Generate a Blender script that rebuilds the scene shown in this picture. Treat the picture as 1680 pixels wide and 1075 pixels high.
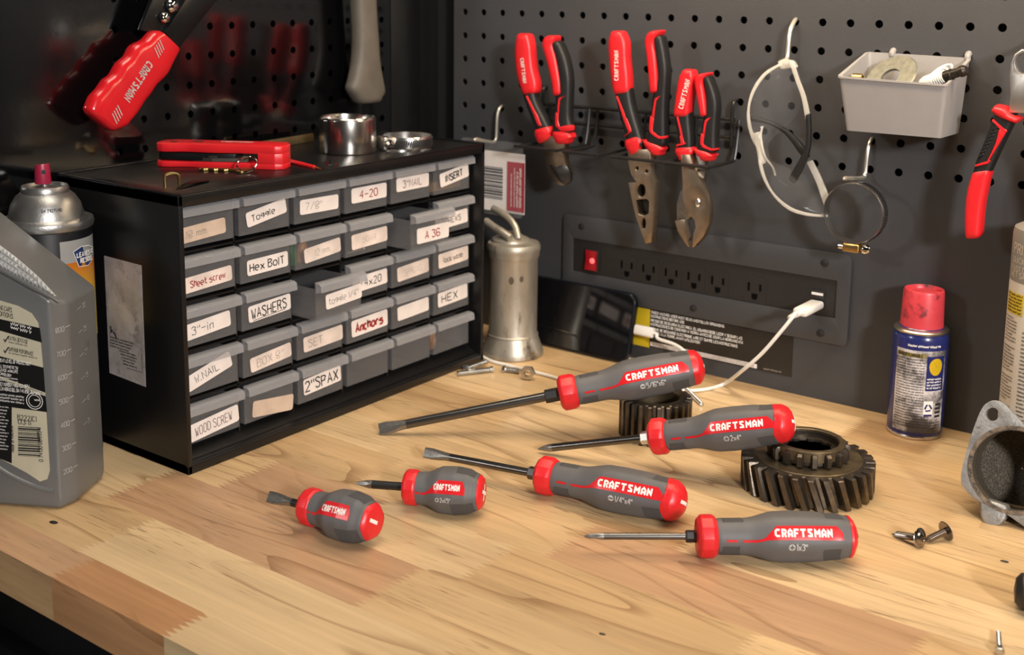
import bpy, bmesh, math, random
from mathutils import Vector as V, Matrix
for o in list(bpy.data.objects): bpy.data.objects.remove(o)
SC = bpy.context.scene
COL = SC.collection
PI = math.pi
# ------------------------------------------------------------------ camera, world, lights, exposure
CAM = V((0.84404577, -1.05521171, 0.38800823))
RX = V((0.78579196, 0.61846784, 0.00534119))
RY = V((-0.11409998, 0.13647087, 0.98405127))
RF = V((-0.60787514, 0.773869, -0.17780488))
FPX, PPX, PPY = 2014.40386, 779.397, 320.641
cd = bpy.data.cameras.new('camera')
cam = bpy.data.objects.new('camera', cd)
COL.objects.link(cam)
cam.matrix_world = Matrix(((RX.x, RY.x, -RF.x, CAM.x), (RX.y, RY.y, -RF.y, CAM.y), (RX.z, RY.z, -RF.z, CAM.z), (0, 0, 0, 1)))
cd.sensor_fit = 'HORIZONTAL'
cd.sensor_width = 36.0
cd.lens = 36.0 * FPX / 1680.0
cd.shift_x = (840 - PPX) / 1680.0
cd.shift_y = (PPY - 537.5) / 1680.0
cd.clip_start = .02
cd.clip_end = 20
cd.dof.use_dof = True
cd.dof.focus_distance = 0.94
cd.dof.aperture_fstop = 9.0
SC.camera = cam

w = bpy.data.worlds.new('workshop_ambient')
SC.world = w
w.use_nodes = True
wb = w.node_tree.nodes['Background']
wb.inputs[0].default_value = (1.0, .9, .78, 1)
wb.inputs[1].default_value = 0.012
SC.view_settings.view_transform = 'Standard'
SC.view_settings.look = 'None'
SC.view_settings.gamma = 1.0
SC.view_settings.use_curve_mapping = False
SC.view_settings.exposure = 0.0

def area(name, loc, tgt, sx, sy, power, col, spread=180):
    l = bpy.data.lights.new(name, 'AREA')
    l.shape = 'RECTANGLE'; l.size = sx; l.size_y = sy; l.energy = power; l.color = col
    l.spread = math.radians(spread)
    o = bpy.data.objects.new(name, l); COL.objects.link(o)
    o.location = loc
    o.rotation_euler = (V(tgt) - V(loc)).to_track_quat('-Z', 'Y').to_euler()
    return o
area('shelf_strip_light', (.60, -.15, .53), (.60, -.06, 0), .9, .03, 3.6, (1.0, .76, .50))
area('key_light_right', (2.3, -1.65, .92), (.35, -.15, .1), .22, .22, 55, (1.0, .96, .93))
area('key_light_left', (-.55, -2.4, 1.15), (.4, -.2, .05), .25, .25, 10, (1.0, .96, .92))
area('overhead_light', (.45, -.55, 1.45), (.45, -.38, 0), .8, .5, 10.0, (1.0, .89, .74))

# ------------------------------------------------------------------ pixel -> place helpers (photo frame 1680 x 1075)
def ray(px, py):
    return RX * ((px - PPX) / FPX) - RY * ((py - PPY) / FPX) + RF
def onT(px, py, z=0.0):
    d = ray(px, py); return CAM + d * ((z - CAM.z) / d.z)
def onY(px, py, y=0.0):
    d = ray(px, py); return CAM + d * ((y - CAM.y) / d.y)
def onX(px, py, x=0.0):
    d = ray(px, py); return CAM + d * ((x - CAM.x) / d.x)
def onP(px, py, p0, n):
    d = ray(px, py); return CAM + d * ((V(p0) - CAM).dot(n) / d.dot(n))

# ------------------------------------------------------------------ materials
MATS = {}
def mat(name, col, rough=.5, metal=0.0, var=0.0, vscale=60, bump=0.0, bscale=300, dirt=None, dscale=25, damt=.5, emit=0, coat=0, trans=0, stretch=None, spec=.5):
    m = bpy.data.materials.new(name); m.use_nodes = True
    nt = m.node_tree; N = nt.nodes; L = nt.links
    b = N['Principled BSDF']
    b.inputs['Base Color'].default_value = (*col, 1)
    b.inputs['Roughness'].default_value = rough
    b.inputs['Metallic'].default_value = metal
    b.inputs['Specular IOR Level'].default_value = spec
    if coat: b.inputs['Coat Weight'].default_value = coat; b.inputs['Coat Roughness'].default_value = .08
    if trans: b.inputs['Transmission Weight'].default_value = trans
    tc = N.new('ShaderNodeTexCoord'); src = tc.outputs['Object']
    if stretch:
        mp = N.new('ShaderNodeMapping'); mp.inputs['Scale'].default_value = stretch
        L.new(src, mp.inputs[0]); src = mp.outputs[0]
    colout = None
    if var > 0:
        n = N.new('ShaderNodeTexNoise'); n.inputs['Scale'].default_value = vscale; n.inputs['Detail'].default_value = 5
        L.new(src, n.inputs['Vector'])
        r = N.new('ShaderNodeMapRange'); r.inputs[1].default_value = .3; r.inputs[2].default_value = .7
        r.inputs[3].default_value = 1 - var; r.inputs[4].default_value = 1 + var
        L.new(n.outputs['Fac'], r.inputs[0])
        mx = N.new('ShaderNodeVectorMath'); mx.operation = 'SCALE'; mx.inputs[0].default_value = col
        L.new(r.outputs[0], mx.inputs['Scale']); colout = mx.outputs[0]
    if dirt:
        n2 = N.new('ShaderNodeTexNoise'); n2.inputs['Scale'].default_value = dscale; n2.inputs['Detail'].default_value = 8; n2.inputs['Roughness'].default_value = .65
        L.new(src, n2.inputs['Vector'])
        r2 = N.new('ShaderNodeMapRange'); r2.inputs[1].default_value = 1 - damt; r2.inputs[2].default_value = 1 - damt + .12; r2.clamp = True
        L.new(n2.outputs['Fac'], r2.inputs[0])
        mc = N.new('ShaderNodeMix'); mc.data_type = 'RGBA'
        L.new(r2.outputs[0], mc.inputs[0])
        if colout: L.new(colout, mc.inputs[6])
        else: mc.inputs[6].default_value = (*col, 1)
        mc.inputs[7].default_value = (*dirt, 1); colout = mc.outputs[2]
    if colout: L.new(colout, b.inputs['Base Color'])
    if bump > 0:
        n3 = N.new('ShaderNodeTexNoise'); n3.inputs['Scale'].default_value = bscale; n3.inputs['Detail'].default_value = 4
        L.new(src, n3.inputs['Vector'])
        bp = N.new('ShaderNodeBump'); bp.inputs['Strength'].default_value = bump; bp.inputs['Distance'].default_value = .001
        L.new(n3.outputs['Fac'], bp.inputs['Height']); L.new(bp.outputs[0], b.inputs['Normal'])
    if emit:
        b.inputs['Emission Color'].default_value = (*col, 1); b.inputs['Emission Strength'].default_value = emit
    MATS[name] = m
    return m
def clear_mat(name, col, fac, rough=.2, tint=(1, 1, 1)):
    m = bpy.data.materials.new(name); m.use_nodes = True
    nt = m.node_tree; N = nt.nodes; L = nt.links
    b = N['Principled BSDF']; b.inputs['Base Color'].default_value = (*col, 1); b.inputs['Roughness'].default_value = rough
    n = N.new('ShaderNodeTexNoise'); n.inputs['Scale'].default_value = 90; n.inputs['Detail'].default_value = 5
    tc = N.new('ShaderNodeTexCoord'); L.new(tc.outputs['Object'], n.inputs['Vector'])
    r = N.new('ShaderNodeMapRange'); r.inputs[1].default_value = .3; r.inputs[2].default_value = .7
    r.inputs[3].default_value = fac * .96; r.inputs[4].default_value = min(1, fac * 1.04); L.new(n.outputs['Fac'], r.inputs[0])
    t = N.new('ShaderNodeBsdfTransparent'); t.inputs[0].default_value = (*tint, 1)
    x = N.new('ShaderNodeMixShader'); L.new(r.outputs[0], x.inputs[0]); L.new(t.outputs[0], x.inputs[1]); L.new(b.outputs[0], x.inputs[2])
    L.new(x.outputs[0], N['Material Output'].inputs[0])
    return m
RED = mat('red_plastic', (.66, .014, .02), .38, var=.05, bump=.05, bscale=900)
REDG = mat('red_gloss_vinyl', (.62, .012, .018), .22, var=.05, coat=.3)
GREY = mat('grey_rubber', (.105, .103, .106), .55, var=.06, bump=.08, bscale=1500)
GRIP = mat('grey_textured_rubber', (.078, .077, .08), .7, bump=.9, bscale=2600)
PANELRED = mat('red_inlay', (.60, .012, .018), .3)
WHITE = mat('white_ink', (.82, .80, .76), .5)
PALE = mat('pale_grey_ink', (.50, .49, .47), .5)
STEEL = mat('polished_steel', (.78, .76, .73), .24, 1, var=.05)
DSTEEL = mat('dark_steel', (.15, .145, .14), .28, 1, var=.1)
CHROME = mat('chrome', (.78, .77, .75), .09, 1)
SATIN = mat('bare_blade_steel', (.30, .29, .27), .38, 1, var=.18, vscale=500, bump=.1, bscale=1500)
BOLST = mat('black_oxide_steel', (.05, .05, .05), .42, .8)
ZINC = mat('zinc_bolt', (.62, .63, .64), .25, 1, var=.1)
BLACKP = mat('black_plastic', (.0055, .0055, .006), .34, var=.1, bump=.05)
BLACKM = mat('black_matte', (.010, .010, .011), .6)
BLACKR = mat('black_rubber', (.0075, .0075, .008), .5, var=.1, bump=.1, bscale=900)
TEXTK = mat('black_ink', (.012, .011, .012), .6)
TEXTR = mat('red_ink', (.33, .02, .02), .6)
TEXTB = mat('brown_ink', (.13, .04, .03), .6)
TEXTG = mat('faded_ink', (.27, .23, .215), .6)
PAPER = mat('white_label_paper', (.80, .74, .71), .6, var=.06, vscale=80)
PAPERT = mat('tan_label_paper', (.60, .47, .37), .6, var=.1, vscale=80)
PAPERS = mat('smeared_label_paper', (.74, .64, .58), .6, var=.16, vscale=60)
WIREB = mat('black_wire', (.02, .02, .02), .35, .3)
WIREW = mat('pale_zinc_wire', (.62, .58, .50), .35, .75, var=.1)
CABLE = mat('white_cable', (.78, .76, .72), .4)
CAST = mat('cast_metal', (.33, .33, .325), .5, .75, var=.25, vscale=120, dirt=(.06, .055, .05), dscale=60, damt=.38, bump=.4, bscale=500)
GEARM = mat('oiled_gear_steel', (.105, .088, .070), .38, .85, var=.35, vscale=90, dirt=(.20, .145, .075), dscale=30, damt=.42, bump=.15, bscale=400)
GEARB = mat('gear_bronze_face', (.15, .115, .07), .45, .8, var=.3, vscale=110, dirt=(.05, .04, .03), dscale=40, damt=.45, bump=.15)
JAWM = mat('nickel_jaw', (.50, .40, .29), .33, 1, var=.1, vscale=150)
PEG = mat('grey_powder_coat', (.047, .048, .052), .45, var=.05, vscale=30, bump=.25, bscale=1400)
PLATE = mat('grey_power_plate', (.046, .047, .051), .5, bump=.2, bscale=1200)
GLOSSB = mat('black_gloss_steel', (.0022, .0022, .0026), .09, bump=.025, bscale=160, spec=.9)
YEL = mat('yellow_sticker', (.62, .45, .02), .4)
GOLD = mat('brass', (.60, .42, .16), .3, 1)

# ------------------------------------------------------------------ mesh builder
class MB:
    def __init__(s): s.v = []; s.f = []; s.m = []; s.cur = 0
    def add(s, vs, fs):
        o = len(s.v); s.v += [V(p) for p in vs]
        for f in fs: s.f.append([i + o for i in f]); s.m.append(s.cur)
        return s
    def box(s, c, h, ax=None):
        c = V(c); X, Y, Z = ax or (V((1, 0, 0)), V((0, 1, 0)), V((0, 0, 1)))
        vs = [c + X * (h[0] * a) + Y * (h[1] * b) + Z * (h[2] * d) for d in (-1, 1) for b in (-1, 1) for a in (-1, 1)]
        return s.add(vs, [(0, 2, 3, 1), (4, 5, 7, 6), (0, 1, 5, 4), (2, 6, 7, 3), (0, 4, 6, 2), (1, 3, 7, 5)])
    def bx(s, a, b):
        a, b = V(a), V(b); return s.box((a + b) / 2, [abs(b[i] - a[i]) / 2 for i in range(3)])
    def loft(s, rings, caps=True, closed=False):
        n = len(rings[0]); vs = [p for r in rings for p in r]; fs = []
        R = len(rings)
        for i in range(R if closed else R - 1):
            k = (i + 1) % R
            for j in range(n):
                l = (j + 1) % n
                fs.append((i * n + j, i * n + l, k * n + l, k * n + j))
        if caps and not closed:
            fs.append(tuple(range(n - 1, -1, -1))); fs.append(tuple((R - 1) * n + j for j in range(n)))
        return s.add(vs, fs)
    def tube(s, pts, r, n=10, caps=True, closed=False):
        pts = [V(p) for p in pts]; rings = []; prev = None
        for i, p in enumerate(pts):
            if closed: t = pts[(i + 1) % len(pts)] - pts[i - 1]
            else: t = pts[min(i + 1, len(pts) - 1)] - pts[max(i - 1, 0)]
            t.normalize()
            if prev is None:
                a = V((0, 0, 1)) if abs(t.z) < .9 else V((1, 0, 0)); u = t.cross(a).normalized()
            else:
                u = (prev - t * prev.dot(t)).normalized()
            prev = u; b = t.cross(u); rr = r[i] if isinstance(r, (list, tuple)) else r
            rings.append([p + (u * math.cos(2 * PI * k / n) + b * math.sin(2 * PI * k / n)) * rr for k in range(n)])
        return s.loft(rings, caps, closed)
    def lathe(s, prof, c=(0, 0, 0), n=32, ax=None, caps=True, closed=False):
        c = V(c); X, Y, Z = ax or (V((1, 0, 0)), V((0, 1, 0)), V((0, 0, 1)))
        return s.loft([[c + X * (r * math.cos(2 * PI * k / n)) + Y * (r * math.sin(2 * PI * k / n)) + Z * z for k in range(n)] for r, z in prof], caps, closed)
    def prism(s, pts, d, holes=()):
        """planar outline (list of points) pushed along vector d, with holes"""
        d = V(d); bm = bmesh.new(); loops = []
        for lp in [pts] + list(holes):
            vs = [bm.verts.new(V(p)) for p in lp]; loops.append(vs)
            for i in range(len(vs)): bm.edges.new((vs[i], vs[(i + 1) % len(vs)]))
        if holes:
            nn = V((0, 0, 0))
            for i in range(len(pts)): nn += V(pts[i]).cross(V(pts[(i + 1) % len(pts)]))
            bmesh.ops.triangle_fill(bm, use_beauty=True, use_dissolve=False, edges=bm.edges[:], normal=nn)
        else:
            bm.faces.new(loops[0])
        bm.verts.ensure_lookup_table(); bm.verts.index_update()
        vs = [v.co.copy() for v in bm.verts]; fs = [[v.index for v in f.verts] for f in bm.faces]
        n = len(vs); o = len(s.v)
        li = [[v.index for v in l] for l in loops]; bm.free()
        s.add(vs + [v + d for v in vs], fs + [[i + n for i in reversed(f)] for f in fs] +
              [(l[i], l[(i + 1) % len(l)], l[(i + 1) % len(l)] + n, l[i] + n) for l in li for i in range(len(l))])
        return s
    def build(s, name, m, parent=None, smooth=True, ang=35, bevel=0, seg=2, subd=0, world=True, recalc=True, loc=None):
        me = bpy.data.meshes.new(name)
        off = V((0, 0, 0))
        if world and parent is not None: off = ORG.get(parent.name, V((0, 0, 0)))
        elif parent is None and loc is not None: off = V(loc)
        me.from_pydata([v - off for v in s.v], [], s.f)
        ms = m if isinstance(m, (list, tuple)) else [m]
        for q in ms: me.materials.append(q)
        if len(ms) > 1: me.polygons.foreach_set('material_index', s.m)
        bm = bmesh.new(); bm.from_mesh(me)
        if recalc: bmesh.ops.recalc_face_normals(bm, faces=bm.faces)
        if bevel:
            es = [e for e in bm.edges if len(e.link_faces) == 2 and e.calc_face_angle(0) > math.radians(28)]
            bmesh.ops.bevel(bm, geom=es, offset=bevel, segments=seg, profile=.5, affect='EDGES', clamp_overlap=True)
        bm.to_mesh(me); bm.free()
        o = bpy.data.objects.new(name, me); COL.objects.link(o)
        if parent is not None:
            o.parent = parent; ORG[o.name] = ORG.get(parent.name, V((0, 0, 0)))
        elif loc is not None:
            o.location = loc; ORG[o.name] = V(loc)
        if smooth:
            me.polygons.foreach_set('use_smooth', [True] * len(me.polygons))
            me.set_sharp_from_angle(angle=math.radians(ang))
        if subd:
            md = o.modifiers.new('smooth', 'SUBSURF'); md.levels = subd; md.render_levels = subd
        return o
ORG = {}
def tag(o, label, cat, group=None, kind=None):
    o['label'] = label; o['category'] = cat
    if group: o['group'] = group
    if kind: o['kind'] = kind
    return o
def thing(name, label, cat, loc, group=None):
    o = bpy.data.objects.new(name, None); COL.objects.link(o); o.location = loc; o.empty_display_size = .01
    ORG[o.name] = V(loc)
    return tag(o, label, cat, group)
def struct(o): o['kind'] = 'structure'; return o
def catmull(pts, k=4):
    pts = [V(p) if not isinstance(p, V) else p for p in pts]; out = []
    n = len(pts)
    for i in range(n - 1):
        p0, p1, p2, p3 = pts[max(i - 1, 0)], pts[i], pts[i + 1], pts[min(i + 2, n - 1)]
        for j in range(k):
            t = j / k
            out.append(.5 * ((2 * p1) + (p2 - p0) * t + (2 * p0 - 5 * p1 + 4 * p2 - p3) * t * t + (3 * p1 - p0 - 3 * p2 + p3) * t ** 3))
    out.append(pts[-1].copy()); return out
def loft_lr(mb, secs, fn, nrm, t, e=3.0, n=20, k=3, rnd=(1, 1)):
    """swept handle between traced left/right points; thickness t along nrm"""
    nrm = V(nrm)
    L = catmull([fn(a, b) for a, b, c, d in secs], k); Rr = catmull([fn(c, d) for a, b, c, d in secs], k)
    sec = []
    for a, b in zip(L, Rr): sec.append(((a + b) / 2, (b - a) / 2, 1.0))
    def endcap(i0, i1):
        c0, h0, _ = sec[i0]; d = (c0 - sec[i1][0]).normalized(); r = min(h0.length, t / 2) * .55
        return [(c0 + d * (r * math.sin(q)), h0 * (1 - .45 * (1 - math.cos(q))), 1 - .45 * (1 - math.cos(q))) for q in (PI / 6, PI / 3, PI / 2)]
    if rnd[0]: sec = list(reversed(endcap(0, 1))) + sec
    if rnd[1]: sec = sec + endcap(-1, -2)
    def sg(x, p): return math.copysign(abs(x) ** p, x)
    rings = []
    for c, h, sc in sec:
        rings.append([c + h * sg(math.cos(2 * PI * (j + .5) / n), 2 / e) + nrm * (t / 2 * sc * sg(math.sin(2 * PI * (j + .5) / n), 2 / e)) for j in range(n)])
    return mb.loft(rings)
def circ(c, r, n, X, Y, ry=None): 
    c, X, Y = V(c), V(X), V(Y); ry = ry or r
    return [c + X * (r * math.cos(2 * PI * i / n)) + Y * (ry * math.sin(2 * PI * i / n)) for i in range(n)]
def rrect(w, h, r, n=5):
    out = []
    for cx, cy, a0 in ((w / 2 - r, h / 2 - r, 0), (-w / 2 + r, h / 2 - r, PI / 2), (-w / 2 + r, -h / 2 + r, PI), (w / 2 - r, -h / 2 + r, 1.5 * PI)):
        for i in range(n + 1):
            a = a0 + PI / 2 * i / n; out.append((cx + r * math.cos(a), cy + r * math.sin(a)))
    return out
# ------------------------------------------------------------------ stroke lettering
FONT = {}
for row in '''A 002640|1232;B 000636453403|3342413000;C 4536160501103041;D 00062645412000;E 46060040|0333;F 460600|0333;G 45361605011030414323;H 0600|4640|0343;I 2620;J 4641301001;K 0600|460340;L 060040;M 0006234640;N 00064046;O 160501103041453616;P 00063645343303;Q 160501103041453616|2240;R 00063645343303|2340;S 4536160514334241301001;T 0646|2620;U 060110304146;V 062046;W 0610243046;X 0640|4600;Y 062346|2320;Z 06460040;a 34140301103034|3440;b 0600|0314344110;c 341403011030;e 0242433414030110 30;g 44140302123244|444120;h 0600|0314343430;i 2420|2526;k 0600|44024 0;l 2620;m 0400|03142320|23344340;n 0400|03143430;o 1403011030414334 14;r 0400|031434;s 44140342413000;t 161130|0434;w 0410233044;x 0440|4400;p 0400|04343202;0 160501103041453616;1 152620;2 051636440040;3 051636453423|344241301001;4 30360242;5 4606043443413000;6 453616050110304142331302;7 064610;8 160503412010013443453616;9 431304153644413010;- 0343;/ 0046;" 1614|3634;. 1011;, 2110;( 360530|0530;) 160330;: 2122|2425;+ 0343|2521;? 0516364524|2120'''.split(';'):
    c, d = row[0], row[2:].replace(' ', '')
    FONT[c] = [[(int(p[i]), int(p[i + 1])) for i in range(0, len(p), 2)] for p in d.split('|')]
BOLD = {'C': [[(3.9, 5.2), (1.7, 5.2), (.8, 4.3), (.8, 1.7), (1.7, .8), (3.9, .8)]],
        'R': [[(.8, 0), (.8, 5.2), (2.5, 5.2), (3.3, 4.5), (3.3, 3.3), (2.5, 2.6), (.8, 2.6)], [(2.3, 2.9), (3.3, 0)]],
        'A': [[(.8, 0), (.8, 3.9), (2.1, 5.3), (3.4, 3.9), (3.4, 0)], [(.8, 1.9), (3.4, 1.9)]],
        'F': [[(.8, 0), (.8, 5.2), (3.9, 5.2)], [(.8, 2.7), (3.2, 2.7)]],
        'T': [[(0, 5.2), (4.2, 5.2)], [(2.1, 5.2), (2.1, 0)]],
        'S': [[(3.8, 5.2), (.9, 5.2), (.9, 3.9), (3.2, 2.1), (3.2, .8), (.3, .8)]],
        'M': [[(.8, 0), (.8, 5.0), (2.5, 2.6), (4.2, 5.0), (4.2, 0)]],
        'N': [[(.8, 0), (.8, 5.0), (3.5, 1.0), (3.5, 6)]]}
def ribbon(pts, th, step=None):
    """2D polyline -> mitred quads"""
    P = [V((a, b)) for a, b in pts]
    if step:
        Q = [P[0]]
        for a, b in zip(P, P[1:]):
            k = max(1, int((b - a).length / step + .99)); Q += [a.lerp(b, i / k) for i in range(1, k + 1)]
        P = Q
    off = []
    for i, p in enumerate(P):
        a = (P[i] - P[i - 1]).normalized() if i else None
        b = (P[i + 1] - P[i]).normalized() if i < len(P) - 1 else None
        if a is None: a = b
        if b is None: b = a
        n1, n2 = V((-a.y, a.x)), V((-b.y, b.x)); m = n1 + n2
        if m.length < .35: m = n1; k = 1
        else: m.normalize(); k = min(1 / max(m.dot(n1), .4), 1.9)
        off.append(m * (k * th / 2))
    return [[P[i] - off[i], P[i + 1] - off[i + 1], P[i + 1] + off[i + 1], P[i] + off[i]] for i in range(len(P) - 1)]
def text_polys(txt, h, th, font=None, sx=1.0, gap=.28, jit=0.0, seed=1, center=False, step=None):
    """quads in 2D, baseline at 0, cap height h; th relative to height"""
    font = font or FONT; u = h / 6.0; x = 0; out = []; rnd = random.Random(seed)
    for ch in txt:
        if ch == ' ': x += 2.6 * u * sx; continue
        g = font.get(ch) or font.get(ch.upper())
        if g is None: x += 3 * u * sx; continue
        mx = max(p[0] for l in g for p in l); mn = min(p[0] for l in g for p in l)
        if font is FONT: ww = max(mx - mn, .6)
        else: ww = mx + .5; mn = 0
        dy = rnd.uniform(-jit, jit) * h; ks = rnd.uniform(-jit, jit)
        for l in g:
            pts = [(x + ((a - mn) + ks * b + rnd.uniform(-jit, jit) * 1.5) * u * sx, b * u + dy + rnd.uniform(-jit, jit) * h * .25) for a, b in l]
            out += ribbon(pts, th * h, step)
        x += (ww * u + gap * h) * sx if font is FONT else (ww * u + .12 * h) * sx
    if center:
        for q in out:
            for i in range(4): q[i] = q[i] - V((x / 2, 0))
    return out, x
def put(mb, polys, fn):
    for q in polys: mb.add([fn(p[0], p[1]) for p in q], [range(len(q))])
    return mb
def frame(o, r, u):
    o, r, u = V(o), V(r).normalized(), V(u).normalized()
    return lambda a, b: o + r * a + u * b
def cyl(c, R, phi0, z0):
    return lambda a, b: V((c[0] + R * math.cos(phi0 + a / R), c[1] + R * math.sin(phi0 + a / R), z0 + b))
def lettering(parent, lines, fn, m, name='lettering', font=None, **kw):
    """lines: (text, u, v, height, thickness[, sx])"""
    mb = MB()
    for ln in lines:
        t, u, v, h, th = ln[:5]; sx = ln[5] if len(ln) > 5 else 1
        ps, w_ = text_polys(t, h, th, font, sx, **kw)
        put(mb, ps, lambda a, b: fn(a + u, b + v))
    return mb.build(name, m, parent, smooth=False, recalc=False)

def print_line(width, h, seed, th=.2):
    """a line of print too small to read: word-long rows of tiny upright strokes"""
    rnd = random.Random(seed * 7919 + 5); x = 0; out = []
    while x < width:
        wl = min(rnd.randint(2, 8) * h * .62, width - x); pts = []; k = max(2, int(wl / (h * .31)))
        for i in range(k + 1):
            pts.append((x + wl * i / k, h * (rnd.choice((.05, .2)) if i % 2 else rnd.choice((.7, .95)))))
        out += ribbon(pts, th * h * 1.2); x += wl + h * .5
    return out
# ------------------------------------------------------------------ setting
def perforated(mb, origin, U, W, nrm, cols, rows, pitch, pitchw, r, th):
    """sheet of square cells with a round hole each; origin = hole (0,0); U columns, W rows (down)"""
    origin, U, W, nrm = V(origin), V(U), V(W), V(nrm); n = 16
    for c in cols:
        for k in rows:
            o = origin + U * (c * pitch) + W * (k * pitchw)
            ring, sq, back = [], [], []
            for i in range(n):
                a = 2 * PI * (i + .0) / n
                ca, sa = math.cos(a), math.sin(a); mxx = max(abs(ca), abs(sa))
                ring.append(o + U * (r * ca) + W * (r * sa)); back.append(ring[-1] - nrm * th)
                sq.append(o + U * (pitch / 2 * ca / mxx) + W * (pitchw / 2 * sa / mxx))
            vs = sq + ring + back
            fs = []
            for i in range(n):
                j = (i + 1) % n
                fs.append((i, j, n + j, n + i)); fs.append((n + i, n + j, 2 * n + j, 2 * n + i))
            mb.add(vs, fs)
    return mb
HP = .0254
mb = MB()
perforated(mb, (0, 0, .347), (1, 0, 0), (0, 0, -1), (0, -1, 0), range(0, 34), range(-3, 6), HP, HP, .0036, .0016)
zb = .347 - 5.5 * HP
x0, x1, ztop = -.0127, 33.5 * HP, .347 + 3.5 * HP
q = lambda a, b, c, d: mb.add([(a, 0, b), (c, 0, b), (c, 0, d), (a, 0, d)], [(0, 1, 2, 3)])
q(x0, -.03, x1, zb); q(-.0155, -.03, x0, ztop)
mb.add([(-.0155, 0, -.03), (-.0155, 0, ztop), (-.0155, .018, ztop), (-.0155, .018, -.03)], [(0, 1, 2, 3)])
struct(mb.build('wall_back', PEG, smooth=False, recalc=False))
struct(MB().bx((-.06, .02, -.05), (.95, .03, .46)).build('trim_2', BLACKM, smooth=False))
mb = MB()
LX = -.05
perforated(mb, (LX, -.4156, .3392), (0, 1, 0), (0, 0, -1), (1, 0, 0), range(0, 14), range(-3, 8), .02583, .0263, .0034, .0016)
ya, yb = -.4156 - .0129, -.4156 + 13.5 * .02583
zlo, zhi = .3392 - 7.5 * .0263, .3392 + 3.5 * .0263
q = lambda a, b, c, d: mb.add([(LX, a, b), (LX, c, b), (LX, c, d), (LX, a, d)], [(0, 1, 2, 3)])
q(-1.0, -.03, ya, zhi); q(ya, -.03, yb, zlo)
struct(mb.build('wall_left', GLOSSB, smooth=False, recalc=False))
struct(MB().bx((-.075, -1.0, -.05), (-.07, .03, .46)).build('trim_3', BLACKM, smooth=False))
mb = MB().bx((-.06, yb + .001, -.03), (-.049, -.017, zhi)).bx((-.06, -.017, -.03), (-.0545, .019, zhi))
struct(mb.build('trim_1', BLACKP, bevel=.001))
struct(MB().bx((-1.5, -3.0, -.96), (2.6, .6, -.95)).build('floor', mat('dark_concrete', (.03, .03, .03), .8, var=.2, vscale=3), smooth=False))

# ------------------------------------------------------------------ workbench: finger-jointed hardwood top on a black cabinet
def wood_material():
    m = bpy.data.materials.new('oiled_hardwood'); m.use_nodes = True
    nt = m.node_tree; N = nt.nodes; L = nt.links; b = N['Principled BSDF']
    b.inputs['Roughness'].default_value = .36
    tc = N.new('ShaderNodeTexCoord')
    tone = N.new('ShaderNodeAttribute'); tone.attribute_name = 'stave_tone'
    seed = N.new('ShaderNodeAttribute'); seed.attribute_name = 'stave_seed'
    cmb = N.new('ShaderNodeCombineXYZ'); L.new(seed.outputs['Fac'], cmb.inputs[0]); L.new(seed.outputs['Fac'], cmb.inputs[1]); L.new(seed.outputs['Fac'], cmb.inputs[2])
    add = N.new('ShaderNodeVectorMath'); add.operation = 'ADD'; L.new(tc.outputs['Object'], add.inputs[0]); L.new(cmb.outputs[0], add.inputs[1])
    def noise(scale, detail=4, rough=.5, dist=0.0):
        mp = N.new('ShaderNodeMapping'); mp.inputs['Scale'].default_value = scale; L.new(add.outputs[0], mp.inputs[0])
        n = N.new('ShaderNodeTexNoise'); n.inputs['Scale'].default_value = 1; n.inputs['Detail'].default_value = detail; n.inputs['Roughness'].default_value = rough; n.inputs['Distortion'].default_value = dist
        L.new(mp.outputs[0], n.inputs['Vector']); return n.outputs['Fac']
    def rng(x, a, b_, c, d):
        r = N.new('ShaderNodeMapRange'); r.inputs[1].default_value = a; r.inputs[2].default_value = b_; r.inputs[3].default_value = c; r.inputs[4].default_value = d
        L.new(x, r.inputs[0]); return r.outputs[0]
    def mth(op, x, y):
        k = N.new('ShaderNodeMath'); k.operation = op
        for i, t in enumerate((x, y)):
            if isinstance(t, (int, float)): k.inputs[i].default_value = t
            else: L.new(t, k.inputs[i])
        return k.outputs[0]
    broad = rng(noise((5, 24, 24), 2), .3, .7, .84, 1.12)
    streak = rng(noise((6, 230, 230), 5, .62), .35, .7, 1.05, .87)
    ring = mth('FRACT', mth('MULTIPLY', noise((2.6, 15, 15), 1, .4, .25), 9.0), 0)
    line = rng(ring, .80, .99, 0, 1)
    line = mth('MULTIPLY', line, rng(noise((7, 22, 22), 2), .40, .56, 0, 1))
    pore = rng(noise((30, 700, 700), 2, .5), .62, .69, 0, 1)
    pore = mth('MULTIPLY', pore, rng(noise((5, 22, 22), 2), .44, .60, 0, 1))
    f = mth('MULTIPLY', broad, streak)
    sc = N.new('ShaderNodeVectorMath'); sc.operation = 'SCALE'; L.new(tone.outputs['Color'], sc.inputs[0]); L.new(f, sc.inputs['Scale'])
    def over(col, c2, fac):
        mx = N.new('ShaderNodeMix'); mx.data_type = 'RGBA'; mx.inputs[7].default_value = (*c2, 1); L.new(fac, mx.inputs[0]); L.new(col, mx.inputs[6]); return mx.outputs[2]
    c = over(sc.outputs[0], (.20, .095, .035), mth('MULTIPLY', line, .60))
    c = over(c, (.13, .06, .03), mth('MULTIPLY', pore, .75))
    L.new(c, b.inputs['Base Color'])
    bp = N.new('ShaderNodeBump'); bp.inputs['Strength'].default_value = .12; bp.inputs['Distance'].default_value = .0006
    L.new(mth('ADD', streak, mth('MULTIPLY', pore, -.4)), bp.inputs['Height']); L.new(bp.outputs[0], b.inputs['Normal'])
    return m
WOOD = wood_material()
bench = thing('workbench', 'workbench with a finger-jointed pale hardwood top over a black base', 'workbench', (.5, -.32, 0))
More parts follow.
